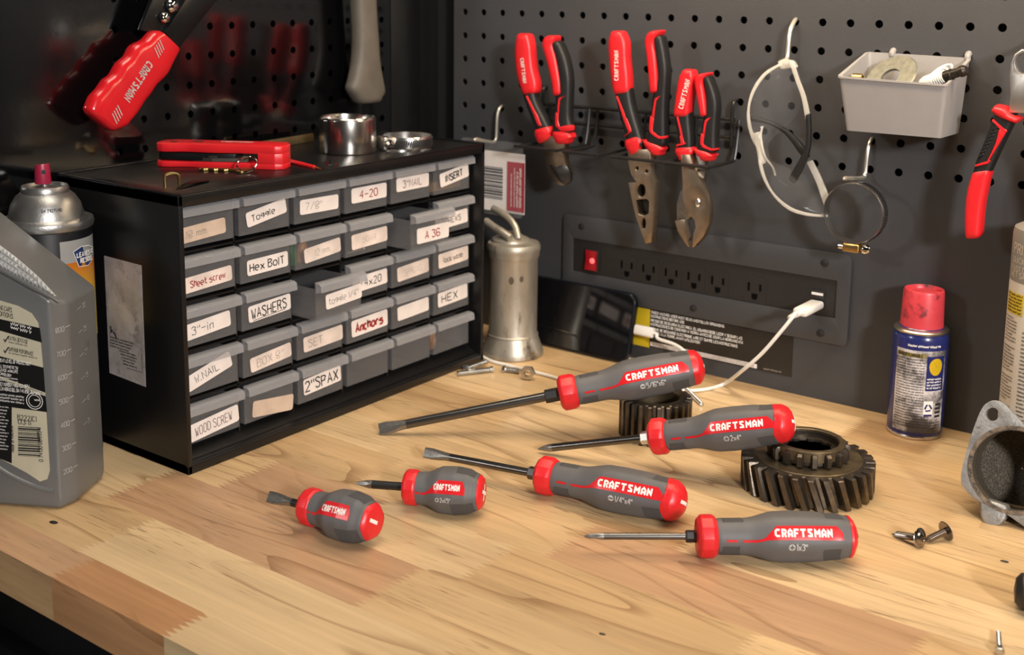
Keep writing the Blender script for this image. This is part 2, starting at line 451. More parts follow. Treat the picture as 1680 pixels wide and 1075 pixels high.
LT, TN, PK, BR, MD = (.64, .46, .258), (.53, .355, .182), (.475, .29, .162), (.43, .27, .135), (.60, .415, .220)
ROWS = [(-.6415, -.609, [(.17, PK), (.286, (.45, .235, .11)), (.60, LT), (1.1, MD)]),
        (-.609, -.5455, [(.152, TN), (.43, LT), (.66, MD), (1.1, LT)]),
        (-.5455, -.481, [(.093, LT), (.35, PK), (.60, MD), (1.1, TN)]),
        (-.481, -.417, [(.143, MD), (.262, PK), (.3795, LT), (.56, TN), (1.1, MD)]),
        (-.417, -.352, [(.22, TN), (.405, MD), (.64, PK), (1.1, TN)]),
        (-.352, -.296, [(.19, LT), (.47, MD), (.70, LT), (1.1, TN)]),
        (-.296, -.240, [(.30, MD), (.52, LT), (1.1, MD)]),
        (-.240, -.186, [(.23, TN), (.43, LT), (.68, MD), (1.1, PK)]),
        (-.186, -.130, [(.36, LT), (.60, TN), (1.1, MD)]),
        (-.130, -.075, [(.20, MD), (.41, LT), (.66, MD), (1.1, TN)]),
        (-.075, -.022, [(.16, TN), (.33, MD), (.475, LT), (.545, BR), (1.1, LT)]),
        (-.022, .019, [(.3, MD), (1.1, TN)])]
def zig(x, ya, yb):
    n = max(4, int((yb - ya) / .0042)); return [(x + (.0042 if i % 2 else -.0042), ya + (yb - ya) * i / (2 * n)) for i in range(2 * n + 1)] if x not in (-.05, 1.1) else [(x, ya), (x, yb)]
mb = MB(); tones, seeds = [], []
rnd = random.Random(4)
for ya, yb, st in ROWS:
    xa = -.05
    for xb, tn in st:
        l, r = zig(xa, ya, yb), zig(xb, ya, yb)
        poly = [(a, b, 0) for a, b in r] + [(a, b, 0) for a, b in reversed(l)]
        mb.add(poly, [list(range(len(poly)))]); kk = rnd.uniform(.95, 1.05); sd = rnd.uniform(0, 9)
        tones.append(tuple(c * kk for c in tn)); seeds.append(sd)
        if ya < -.64:   # front edge of the same stave
            for xc, xd in ((xa, xb),):
                mb.add([(xc, ya, 0), (xd, ya, 0), (xd, ya, -.031), (xc, ya, -.031)], [(0, 1, 2, 3)])
                tones.append(tuple(c * .93 for c in (tn if xc > .1 else BR))); seeds.append(sd + 1)
        xa = xb
mb.add([(-.05, -.6415, -.031), (1.1, -.6415, -.031), (1.1, .019, -.031), (-.05, .019, -.031)], [(3, 2, 1, 0)]); tones.append(TN); seeds.append(0)
mb.add([(1.1, -.6415, 0), (1.1, .019, 0), (1.1, .019, -.031), (1.1, -.6415, -.031)], [(0, 1, 2, 3)]); tones.append(TN); seeds.append(0)
top = mb.build('wooden_top', WOOD, bench, smooth=False, recalc=False)
at = top.data.attributes.new('stave_tone', 'FLOAT_COLOR', 'FACE')
for i, t in enumerate(tones): at.data[i].color = (*t, 1)
at = top.data.attributes.new('stave_seed', 'FLOAT', 'FACE')
for i, t in enumerate(seeds): at.data[i].value = t
mb = MB().bx((-.04, -.60, -.94), (1.08, -.02, -.0312)).bx((-.05, -.612, -.09), (1.09, -.60, -.034))
for k in range(3): mb.bx((.0 + .36 * k, -.618, -.30), (.345 + .36 * k, -.60, -.10))
mb.build('base_cabinet', BLACKP, bench, bevel=.002)
# knots, chips and specks lying on the top
def speck(px, py, r, label, m):
    p = onT(px, py); random.seed(int(px)); mbs = MB()
    pr = [(0, .0001)] + [(r * s, r * z) for s, z in ((.9, .05), (1, .2), (.6, .45), (0, .55))]
    mbs.lathe(pr[1:], p, 7, caps=True)
    mbs.v = [V((p.x + (v.x - p.x) * 1.7 + (v.y - p.y) * .4, v.y, v.z)) for v in mbs.v]
    tag(mbs.build('metal_chip', m, loc=(p.x, p.y, 0)), label, 'metal chip')
speck(1648, 922, .0016, 'tiny dark metal chip on the wood right of the two crossed screws', BOLST)
speck(988, 1041, .0013, 'tiny dark speck on the wood near the bottom edge of the photo', BOLST)
speck(88, 858, .0022, 'brown chip on the wood in front of the grey oil jug', BOLST)

# ------------------------------------------------------------------ drawer cabinet
CY0, CY1, CX0, CX1, CZ = -.4803, -.104, -.049, .109, .2225
cab = thing('drawer_cabinet', 'black plastic small-parts cabinet with thirty clear labelled drawers', 'drawer cabinet', ((CX0 + CX1) / 2, (CY0 + CY1) / 2, 0))
PITCH, Y0, RP, ZT0 = .06067, -.4745, .0399, .2115
mb = MB()
mb.bx((CX0, CY0, 0), (CX1, CY0 + .0045, CZ)); mb.bx((CX0, CY1 - .0045, 0), (CX1, CY1, CZ))
mb.bx((CX0, CY0, CZ - .009), (CX1, CY1, CZ)); mb.bx((CX0, CY0, .0), (CX1 - .002, CY1, .0085))
mb.bx((CX0, CY0, 0), (CX0 + .003, CY1, CZ))
mb.bx((CX1 - .006, CY0, 0), (CX1, CY1, .0075))
mb.build('cabinet_shell', BLACKP, cab, bevel=.0009)
mb = MB()
mb.add([(CX1 - .006, CY0 + .0045, .0075), (CX1 - .006, CY1 - .0045, .0075), (CX1 - .022, CY1 - .0045, .0155), (CX1 - .022, CY0 + .0045, .0155)], [(0, 1, 2, 3)])
for r in range(1, 5): mb.bx((CX0 + .003, CY0 + .0045, ZT0 - RP * r + .0012), (CX1 - .016, CY1 - .0045, ZT0 - RP * r + .0028))
for c in range(1, 6):
    mb.bx((CX0 + .003, Y0 + PITCH * c - .0008, .0085), (CX1 - .016, Y0 + PITCH * c + .0008, CZ - .009))
mb.build('divider_grid', BLACKP, cab, smooth=False)
mb = MB()
for a, b in (((CX0, CY0), (CX1, CY0 + .0025)), ((CX0, CY1 - .0025), (CX1, CY1)), ((CX0, CY0), (CX0 + .003, CY1)), ((CX1 - .0016, CY0), (CX1, CY1))):
    mb.bx((*a, CZ - .0002), (*b, CZ + .0013))
mb.build('rim_strip', BLACKP, cab, bevel=.0005)
DRAW = clear_mat('clear_drawer_plastic', (.29, .29, .295), .21, .2, (.92, .92, .93))
LIP = clear_mat('edge_lit_drawer_lip', (.47, .48, .50), .34, .2, (.95, .95, .96))  # paler, denser copy of the drawer plastic; edge lighting put into the colour
DX, DW, DH = .0965, .0549, .0332     # face plane x, width, height
dproto = MB()
t_ = .0011
dproto.bx((-t_, -DW / 2, -DH), (0, DW / 2, 0)); dproto.bx((-.135, -DW / 2, -DH), (-t_, -DW / 2 + t_, -.006)); dproto.bx((-.135, DW / 2 - t_, -DH), (-t_, DW / 2, -.006))
dproto.bx((-.135, -DW / 2 + t_, -DH), (-t_, DW / 2 - t_, -DH + t_)); dproto.bx((-.135, -DW / 2 + t_, -DH + t_), (-.135 + t_, DW / 2 - t_, -.008))
lproto = MB()
prof = [(0, 0), (.0045, -.0002), (.0072, -.0018), (.0078, -.0078), (.0068, -.0080), (.0062, -.0026), (.0040, -.0013), (0, -.0013)]
lproto.loft([[V((x, -DW / 2 - .0006, z)) for x, z in prof], [V((x, DW / 2 + .0006, z)) for x, z in prof]])
for s in (-1, 1):
    y = s * (DW / 2 + .0001)
    lproto.prism([(0, y, -.0001), (.0068, y, -.0018), (.0074, y, -.0076), (0, y, -.0093)], (0, -s * .0010, 0))
LAB = {}   # (row, col): text, ink, height, thickness, paper, centre u, centre v, tilt deg, w, h
def L_(r, c, t, ink, h=.0052, th=.12, paper=PAPER, u=0, v=-.0185, tilt=0, w=.046, hh=.0118, jit=.05, sx=1, tu=0):
    LAB[r, c] = (t, ink, h, th, paper, u, v, tilt, w, hh, jit, sx, tu)
L_(0, 0, '18 mm', TEXTG, .0058, .07, PAPERT, -.006, -.0225, 3, .050, .0125, tu=-.004)
L_(0, 1, 'Toggle', TEXTK, .0052, .13, PAPER, .002, -.018, 9, .044, .0125, tu=-.003)
L_(0, 2, '7/8"', TEXTG, .0062, .07, PAPER, .002, -.020, -1, .046, .0128, tu=-.006)
L_(0, 3, '4-20', TEXTR, .0066, .14, PAPER, .004, -.0185, 0, .046, .0135)
L_(0, 4, '3"NAIL', TEXTB, .0066, .10, PAPER, .003, -.0165, 0, .046, .0130, sx=.9)
L_(0, 5, 'INSERT', TEXTK, .0062, .22, PAPER, .004, -.0175, 8, .044, .0135, sx=.85)
L_(1, 0, 'Sheet screw', TEXTR, .0052, .14, PAPERS, -.003, -.0225, 3, .054, .0125, sx=.75, jit=.09, tu=.003)
L_(1, 1, 'Hex BolT', TEXTK, .0064, .14, PAPER, .002, -.021, 1, .045, .0130, sx=.95)
L_(1, 2, '12 mm', TEXTG, .0058, .05, PAPERS, .005, -.021, 5, .044, .0128, sx=.9)
L_(1, 3, 'SDAR', TEXTG, .0052, .05, PAPERS, .004, -.020, 2, .047, .0138)
L_(1, 4, 'A 36', TEXTR, .0070, .14, PAPER, .004, -.022, 0, .046, .0145)
L_(1, 5, 'SCREWS', TEXTK, .0056, .12, PAPER, .000, -.021, 2, .050, .0140, sx=.95)
L_(2, 0, '3"-in', TEXTK, .0064, .08, PAPER, -.004, -.020, 4, .050, .0130, tu=-.003)
L_(2, 1, 'WASHERS', TEXTK, .0082, .12, PAPER, .003, -.0195, 3, .047, .0138, sx=.74)
L_(2, 2, 'toggle 1/4"', TEXTK, .0056, .06, PAPER, .006, -.0185, 3, .044, .0130, sx=.8)
L_(2, 3, '1/4x20', TEXTK, .0066, .12, PAPER, .004, -.020, 2, .046, .0140, sx=.95)
L_(2, 4, 'SPRING', TEXTG, .0062, .04, PAPERS, .003, -.021, 3, .045, .0138, sx=.85)
L_(2, 5, 'lock wash', TEXTK, .0050, .14, PAPERS, .003, -.0195, 2, .046, .0145, sx=.85)
L_(3, 0, 'W.NAIL', TEXTK, .0058, .09, PAPER, -.005, -.0185, 14, .052, .0135, sx=1, tu=.001)
L_(3, 1, 'BOX 8"', TEXTG, .0066, .06, PAPERS, .003, -.0225, 5, .046, .0125, sx=1)
L_(3, 2, 'SET', TEXTG, .0066, .08, PAPERS, .004, -.0205, 2, .048, .0135, tu=-.009)
L_(3, 3, 'Anchors', TEXTR, .0074, .26, PAPER, .003, -.020, 2, .048, .0155, sx=.85)
L_(3, 4, '', TEXTK, .006, .1, PAPER, .003, -.0195, 2, .045, .0135)
L_(3, 5, 'HEX', TEXTK, .0072, .14, PAPER, .002, -.0185, 2, .046, .0145, sx=1.3, tu=-.004)
L_(4, 0, 'WOOD SCREW', TEXTB, .0072, .07, PAPER, .001, -.0225, 5, .051, .0145, sx=.60)
L_(4, 1, '', TEXTK, .006, .1, PAPERT, .004, -.0255, -7, .046, .0140)
L_(4, 2, '2"SPAX', TEXTK, .0090, .13, PAPER, .002, -.0185, 3, .046, .0145, sx=.88)
OPEN = {(2, 2): .024, (1, 4): .024}
dm = lm = None
for r in range(5):
    for c in range(6):
        px = DX + OPEN.get((r, c), 0)
        loc = V((px, Y0 + PITCH * (c + .5), ZT0 - RP * r))
        if dm is None:
            d = dproto.build('drawer', DRAW, cab, smooth=False, world=False); dm = d.data
            lp = lproto.build('pull_lip', LIP, d, smooth=False, world=False, bevel=.0003); lm = lp.data
        else:
            d = bpy.data.objects.new('drawer', dm); COL.objects.link(d); d.parent = cab
            lp = bpy.data.objects.new('pull_lip', lm); COL.objects.link(lp); lp.parent = d
        d.location = loc - ORG[cab.name]
        if (r, c) in OPEN: d['label'] = 'clear drawer pulled part way out'
        if (r, c) in LAB:
            t, ink, h, th, paper, u, v, tilt, w, hh, jit, sx, tu = LAB[r, c]
            ca, sa = math.cos(math.radians(tilt)), math.sin(math.radians(tilt))
            fn = lambda a, b, x=.0003: V((x, u + a * ca - b * sa, v + a * sa + b * ca))
            rr = [fn(a, b, .0001) for a, b in rrect(w, hh, .0022)]
            if c == 0: rr = [V((p.x, max(p.y, -DW / 2), p.z)) for p in rr]
            MB().prism(rr, (.0003, 0, 0)).build('label_sticker', paper, d, smooth=False, world=False)
            if t:
                ps, wt = text_polys(t, h, th, None, sx, jit=jit, seed=r * 7 + c + 3, center=True)
                m2 = MB(); put(m2, ps, lambda a, b: fn(a + tu, b - h / 2, .0006))
                if (r, c) == (2, 1): put(m2, ribbon([(-.019, -.0058), (.017, -.0052)], .0005), lambda a, b: fn(a, b, .0006))
                m2.build('lettering', ink, d, smooth=False, recalc=False, world=False)
# metal sticker on the left side of the cabinet
lab = MB().prism([(.0126, CY0 - .0001, .1625), (.0609, CY0 - .0001, .1618), (.0597, CY0 - .0001, .0620), (.0122, CY0 - .0001, .0637)], (0, -.0003, 0)).build('metal_label', mat('aged_silver_label', (.40, .365, .355), .45, .2, var=.2, vscale=60, dirt=(.24, .22, .22), dscale=70, damt=.45), cab, smooth=False)
fn = lambda a, b: V((.0135 + a, CY0 - .0007, .0637 + b))
mb = MB()
for i, (a, b, n) in enumerate(((.003, .031, 34), (.003, .0285, 33), (.003, .026, 31), (.003, .0235, 27), (.014, .0215, 25), (.0155, .019, 24), (.017, .0165, 21), (.018, .014, 17), (.018, .0115, 21))):
    put(mb, print_line(n * .00088, .0014, i), lambda x, y: fn(x + a, y + b))
put(mb, ribbon([(.0022, .022), (.0022, .041)], .0004) + ribbon([(.0435, .010), (.0435, .026)], .0004) + ribbon([(.023, .0095), (.0435, .0095)], .0004), fn)
put(mb, ribbon([(.004, .041), (.004, .036), (.006, .038)], .0016) + ribbon([(.0065, .0365), (.0095, .035), (.0105, .032)], .0016), fn)
mb.build('lettering', TEXTK, lab, smooth=False, recalc=False)
# little things inside the drawers
def incell(r, c, a, b, z): return V((DX + OPEN.get((r, c), 0) + a, Y0 + PITCH * (c + .5) + b, ZT0 - RP * r - DH + t_ + .0001 + z))
p = incell(0, 5, -.030, 0, 0)
tag(MB().bx(p + V((-.02, -.024, 0)), p + V((.022, .024, .009))).build('cardboard_box', mat('brown_cardboard', (.30, .17, .07), .8, var=.2), loc=p, bevel=.0008), 'brown cardboard box lying in the top right drawer', 'box')
for k, (cc, nm, dy) in enumerate((((.05, .22, .06), 'green', -.018), ((.55, .20, .03), 'orange', -.004), ((.5, .25, .02), 'amber', -.024))):
    p = incell(1, 2, -.016 - .012 * (k == 2), dy, 0)
    tag(MB().lathe([(.0052, 0), (.0058, .002), (.0050, .010), (.0032, .019), (.0024, .020)], p, 14).build('wire_connector', mat(nm + '_nylon', cc, .4, var=.1), loc=p), nm + ' twist-on wire connector inside the clear drawer under the 7/8 drawer', 'wire connector')
p = incell(1, 3, -.006, -.008, .0015)
mb = MB().tube([p + V((0, -.012, 0)), p + V((0, .010, 0))], .0011, 8).tube([p + V((0, .010, .0)), p + V((0, .0112, 0))], .0018, 10)
tag(mb.build('nail', STEEL, loc=p), 'shiny nail on the floor of the drawer below the 4-20 drawer', 'nail')
p = incell(4, 5, -.012, -.018, .010)
tag(MB().lathe([(.0028, -.0095), (.0046, -.006), (.0058, 0), (.0044, .006), (.0025, .0095)], p, 12).build('plastic_plug', mat('orange_nylon', (.55, .24, .07), .4, var=.1), loc=p - V((0, 0, .0095))), 'small orange plug in the unlabelled bottom right drawer', 'plug')
# ------------------------------------------------------------------ power outlet strip in the back wall
pw = thing('power_strip', 'dark grey wall-mounted power outlet strip with red lit switch and white usb plug', 'power strip', (.2915, -.003, .0985))
PX = lambda a, b, y: V((a, y, b))
outer = [PX(.2915 + a, .0985 + b, -.0002) for a, b in rrect(.3115, .0850, .006)]
rec = [PX(.2915 + a, .0983 + b, -.0002) for a, b in rrect(.2868, .0355, .0012, 3)]
MB().prism(outer, (0, -.0030, 0), [rec]).build('face_plate', PLATE, pw, bevel=.0007)
STRIP = mat('black_outlet_plastic', (.017, .016, .016), .45, bump=.05)
strip = MB().bx((.1482, -.0013, .0806), (.4348, -.0002, .1160)).build('outlet_panel', STRIP, pw, smooth=False)
HOLE = mat('slot_black', (.0012, .0012, .0012), .9, spec=.1)
OUTL = STRIP
for x in (.2138, .2392, .2650, .2903, .3160, .3546):
    f = MB().prism([PX(x + a, .0935 + b, -.0013) for a, b in rrect(.0225, .0285, .004)], (0, -.00035, 0)).build('outlet', OUTL, pw, smooth=False)
    mb = MB().bx((x - .0072, -.00215, .0925), (x - .0052, -.0019, .1005)).bx((x + .0046, -.00215, .0935), (x + .0066, -.0019, .1000))
    mb.prism([PX(x + a, .0876 + b, -.0019) for a, b in ((-.0028, -.0012), (-.0014, -.0030), (.0014, -.0030), (.0028, -.0012), (.0028, .0026), (-.0028, .0026))], (0, -.0003, 0))
    mb.build('slots', HOLE, f, smooth=False)
sw = MB().bx((.1640, -.0042, .0838), (.1808, -.0012, .1072)).build('switch_frame', STRIP, pw, bevel=.0006)
m_sw = mat('red_lit_rocker', (.30, .006, .012), .25, emit=.08)
MB().prism([V((.1656, -.0043, .0850)), V((.1656, -.0075, .0860)), V((.1656, -.0045, .0955)), V((.1656, -.0060, .1062)), V((.1656, -.0043, .1062))], (.0136, 0, 0)).build('rocker', m_sw, sw, bevel=.0004)
m_gl = mat('neon_lamp_glow', (1.0, .10, .10), .3, emit=1.6)
MB().lathe([(.0001, -.0014), (.0022, -.001), (.003, 0), (.0022, .001), (.0001, .0014)], (.1738, -.0052, .0955), 12, (V((1, 0, 0)), V((0, 0, 1)), V((0, -1, 0)))).build('indicator_lamp', m_gl, sw)
for (x, z) in ((.1589, .1298), (.4223, .1308), (.4222, .0645), (.2915, .0652), (.1595, .0650)):
    c = V((x, -.0032, z)); ax = (V((1, 0, 0)), V((0, 0, 1)), V((0, -1, 0)))
    s_ = MB().lathe([(.0036, 0), (.0034, .0009), (.0020, .0016), (.0003, .0017)], c, 16, ax).build('screw', BLACKM, pw)
us = MB().bx((.4095, -.0022, .0960), (.4240, -.0012, .1040)).build('usb_port', STRIP, pw, bevel=.0002)
MB().bx((.4112, -.0026, .0995), (.4222, -.0020, .1018)).build('port_tongue', WHITE, us, smooth=False)

# ------------------------------------------------------------------ warning sticker under it
ws = thing('warning_sticker', 'black safety sticker with yellow end and white print under the power strip', 'sticker', (.31, 0, .034))
MB().bx((.2232, -.0006, .0145), (.2418, -.0001, .0545)).build('yellow_end', YEL, ws, smooth=False)
MB().bx((.2418, -.0006, .0158), (.3950, -.0001, .0545)).build('black_field', mat('black_sticker', (.014, .012, .010), .4), ws, smooth=False)
MB().bx((.2430, -.0009, .0170), (.3600, -.0006, .0212)).build('white_band', PAPER, ws, smooth=False)
fn = lambda a, b: V((.2432 + a, -.0009, .0165 + b))
lettering(ws, [('SHOCK HAZARD. USER MUST READ AND FOLLOW GROUNDING', .0, .0345, .0025, .2, .78), ('INSTRUCTIONS BEFORE USE', 0, .0305, .0025, .2, .78),
               ('RIESGO DE DESCARGA ELECTRICA. EL USUARIO DEBE LEER Y SEGUIR LAS', 0, .0260, .0025, .2, .78), ('INSTRUCCIONES DE CONEXION A TIERRA ANTES DE USAR LA HERRAMIENTA', 0, .0220, .0025, .2, .78),
               ('RISQUE DE DECHARGE ELECTRIQUE. LIRE ET SUIVRE LES INSTRUCTIONS', 0, .0172, .0025, .2, .76), ('DE MISE A LA TERRE AVANT UTILISATION', 0, .0132, .0025, .2, .78)], fn, WHITE)
mb = MB()
for k in range(2): put(mb, print_line(.112, .0014, 60 + k), lambda a, b: fn(a + .002, b + .0012 + k * .0018) + V((0, -.0003, 0)))
put(mb, print_line(.018, .0018, 70), lambda a, b: fn(a + .124, b + .0012))
mb.build('fine_print', TEXTG, ws, smooth=False, recalc=False)

# ------------------------------------------------------------------ phone leaning on the wall
ph = thing('smartphone', 'black smartphone leaning sideways against the back wall beside the grease pump', 'phone', (.16, -.02, 0))
up = V((0, .0155, .0690)).normalized(); nx = V((1, 0, 0)); nn = nx.cross(up).normalized()
if nn.y > 0: nn = -nn
o = V((.159, -.0275, .0022)) + up * .0355
def pf(a, b): return o + nx * a + up * b
MB().prism([pf(a, b) for a, b in rrect(.146, .071, .011, 8)], -nn * .0078).build('phone_body', mat('dark_blue_phone_frame', (.012, .014, .020), .25, .6), ph, bevel=.0016, seg=3)
MB().prism([pf(a, b) + nn * .0002 for a, b in rrect(.142, .067, .009, 8)], nn * .0003).build('screen', mat('black_glass', (.004, .004, .005), .06, spec=.8), ph, smooth=False)

# ------------------------------------------------------------------ white usb cable
ub = thing('usb_cable', 'white usb charging cable from the power strip to the phone', 'cable', (.3, -.05, 0))
pe = pf(.0735, .0) - nn * .0035
MB().prism([pe + up * a - nn * b + nx * .0016 for a, b in rrect(.0105, .0068, .003)], nx * .021).build('phone_plug', CABLE, ub, bevel=.001)
MB().prism([V((.4170 + a, -.003, .0912 + b)) for a, b in rrect(.0140, .0075, .003)], (-.003, -.030, -.002)).build('wall_plug', CABLE, ub, bevel=.001)
MB().tube([(.4145, -.032, .0895), (.4120, -.040, .0880), (.409, -.046, .086)], [.0032, .0028, .0019], 12).build('strain_relief', CABLE, ub)
path = [V((.4125, -.038, .0885)), onY(1305, 515, -.052), onY(1283, 542, -.058), onY(1250, 580, -.060), onY(1218, 608, -.056), onT(1190, 629, .004), onT(1165, 637.5, .0019), onT(1135, 641, .0019), onT(1095, 640, .0019), onT(1040, 637, .0019), onT(985, 636, .0019), onT(945, 631, .0019), onT(905, 618, .0019),
        onT(870, 609, .0019), onT(835, 600, .0019), onT(806, 592.5, .0019), V((.1005, -.098, .0019)), V((.0880, -.092, .0019)), V((.0735, -.062, .0019)), V((.0930, -.027, .0019)), V((.125, -.0135, .0019)), V((.175, -.0115, .0019)), V((.225, -.0125, .0019)), V((.262, -.0215, .0019)), V((.290, -.034, .003)), V((.305, -.036, .012)), V((.300, -.030, .026)),
        onY(1108, 566, -.0225), onY(1080, 556, -.0190), pe + nx * .026 + up * .0, pe + nx * .018]
MB().tube(catmull(path, 5), .0017, 10).build('cord', CABLE, ub)

# ------------------------------------------------------------------ peg hooks
def peg_hook(hole, elbow_y, drop, arm_pt, label, tip=None, r=.0017):
    h = V(hole); mbk = MB()
    e = V((h.x - .0006, elbow_y, h.z - drop))
    pts = catmull([h + V((0, .012, .004)), h + V((0, .002, .0025)), h + V((0, -.0045, -.001)), h + V((-.0003, elbow_y * .9, -.010)), e + V((0, .0, .007)), e + V((0, -.0015, .0018)), e + V((0, -.008, 0)), V(arm_pt)], 4)
    t = thing('peg_hook', label, 'hook', (h.x, -.001, h.z), 'wire peg hooks on the back wall')
    mbk.tube(pts, r, 10).build('wire', WIREW, t)
    MB().lathe([(.0003, -.0002), (r * 1.1, 0), (r * 1.15, .003), (r * .8, .0046), (.0003, .006)], V(arm_pt), 12, (V((1, 0, 0)), V((0, 0, 1)), V((0, -1, 0)))).build('tip_cap', tip or WIREW, t)
    return t
hk = (2 * HP, 0, .347 - 4 * HP)
peg_hook(hk, -.008, .0355, onX(783, 228.3, .0500), 'pale wire peg hook carrying the red and white package beside the cabinet')
gk = (15 * HP, 0, .347)
peg_hook(gk, -.012, .0345, onX(1277, 107, .3795), 'pale wire peg hook with dark tip holding the safety glasses', BLACKM, .0020)
ck = (18 * HP, 0, .347 - 4 * HP)
peg_hook(ck, -.008, .031, onX(1388, 292.5, .4565), 'pale wire peg hook carrying the hanging hose clamp')

# ------------------------------------------------------------------ blister package on the left hook
pk = thing('blister_package', 'red and white carded package with barcode hanging behind the cabinet corner', 'package', (.072, -.022, .17))
MB().bx((.022, -.0222, .137), (.0985, -.0214, .2015)).build('card', PAPER, pk, smooth=False)
MB().bx((.0765, -.0232, .1395), (.0985, -.0222, .1925)).build('red_panel', mat('red_print', (.36, .008, .025), .35), pk, smooth=False)
blm = clear_mat('clear_blister', (.75, .75, .75), .05, .08)
MB().prism([V((.020, -.0255, .134)), V((.1005, -.0255, .134)), V((.1005, -.0255, .2145)), V((.020, -.0255, .2145))], (0, -.007, 0)).build('blister', blm, pk, bevel=.003)
mb = MB()
rnd = random.Random(3); z = .150
while z < .184:
    h = rnd.choice((.0007, .0012, .002)); mb.bx((.045, -.0225, z), (.0700, -.0222, z + h)); z += h + rnd.choice((.0009, .0014))
mb.build('barcode', TEXTK, pk, smooth=False)
fnv = lambda a, b: V((.0935 - b, -.0234, .1445 + a))
mb = MB()
for k, (n, h) in enumerate(((.042, .003), (.038, .0026), (.042, .0015), (.036, .0015))): put(mb, print_line(n, h, 90 + k), lambda a, b: fnv(a, b + k * .0042 - .002))
mb.build('fine_print', WHITE, pk, smooth=False, recalc=False)

# ------------------------------------------------------------------ wire pliers rack
rk = thing('pliers_rack', 'black wire rack holding the three red handled pliers on the back wall', 'rack', (.215, -.003, .245))
zA, zB, zL = .2545, .2375, .2165
mb = MB()
mb.tube([(.108, -.004, zA), (.3275, -.004, zA)], .0017, 8); mb.tube([(.108, -.004, zB), (.3275, -.004, zB)], .0017, 8)
mb.build('rail', WIREB, rk)
for x in (.1095, .326):
    MB().tube(catmull([(x, .010, .2730), (x, .001, .2725), (x, -.0055, .2690), (x, -.0062, .2560), (x, -.0062, .2330), (x, -.0045, .2290)], 4), .0019, 8).build('wall_hanger', WIREB, rk)
for a, b in ((.118, .166), (.176, .214), (.232, .284), (.288, .332)):
    MB().tube(catmull([(a, -.004, zA), (a, -.006, zB), (a, -.010, zL + .003), (a, -.016, zL), (a, -.060, zL), (a + .002, -.0645, zL + .0006), (b - .002, -.0645, zL + .0006), (b, -.060, zL), (b, -.016, zL), (b, -.010, zL + .003), (b, -.006, zB), (b, -.004, zA)], 3), .0016, 8).build('loop', WIREB, rk)

# ------------------------------------------------------------------ pliers
def xf(sc, ox, oy): return lambda a, b: (ox + a / sc, oy + b / sc)
def pliers(label, sc, ox, oy, Yp, spec, text):
    tr = xf(sc, ox, oy)
    fnp = lambda a, b, y=Yp: onY(*tr(a, b), y)
    t = thing('pliers', label, 'pliers', fnp(*spec['base']), 'red and black handled pliers in the wall rack')
    no = V((0, -1, 0))
    for side in ('L', 'R'):
        s = spec[side]
        core = loft_lr(MB(), s['black'], fnp, no, .0145, 3.2).build('handle_grip', BLACKR, t)
        loft_lr(MB(), s['red'], fnp, no, s.get('rt', .0165), 3.4).build('handle_cover', RED, core)
        loft_lr(MB(), s['guard'], fnp, no, .0170, 3.0).build('finger_guard', RED, core)
        m2 = MB()
        for st in s['stripe']:
            loft_lr(m2, st, lambda a, b: fnp(a, b, Yp - .0052), no, .0052, 4, 8, 2)
        m2.build('stripe', RED, core)
        if side == 'L':
            (ax, ay), (bx_, by), hh, th = text
            A, B = fnp(ax, ay, Yp - .0087), fnp(bx_, by, Yp - .0087); d = (B - A); u = V((0, -1, 0)).cross(d.normalized())
            ps, wt = text_polys('CRAFTSMAN', hh, th, BOLD); k = d.length / wt
            m3 = MB(); put(m3, ps, lambda a, b: A + d.normalized() * (a * k) + u * (b - hh / 2)); m3.build('lettering', WHITE, core, smooth=False, recalc=False)
    for nm, yo, th, outl, holes, mm in spec['jaw']:
        ps = [fnp(a, b, Yp + yo) for a, b in outl]
        hs = [[fnp(a, b, Yp + yo) for a, b in h] for h in holes]
        MB().prism(ps, (0, -th, 0), hs).build(nm, mm, t, bevel=.0006, ang=30)
    for (a, b, r, h) in spec.get('nut', ()):
        c = fnp(a, b, Yp - .0045)
        MB().lathe([(r, 0), (r, h * .6), (r * .8, h), (.0004, h)], c, 8, (V((1, 0, 0)), V((0, 0, 1)), V((0, -1, 0)))).build('pivot_bolt', STEEL, t, smooth=False)
    return t
def ell(cx, cy, rx, ry, n=14): return [(cx + rx * math.cos(2 * PI * i / n), cy + ry * math.sin(2 * PI * i / n)) for i in range(n)]
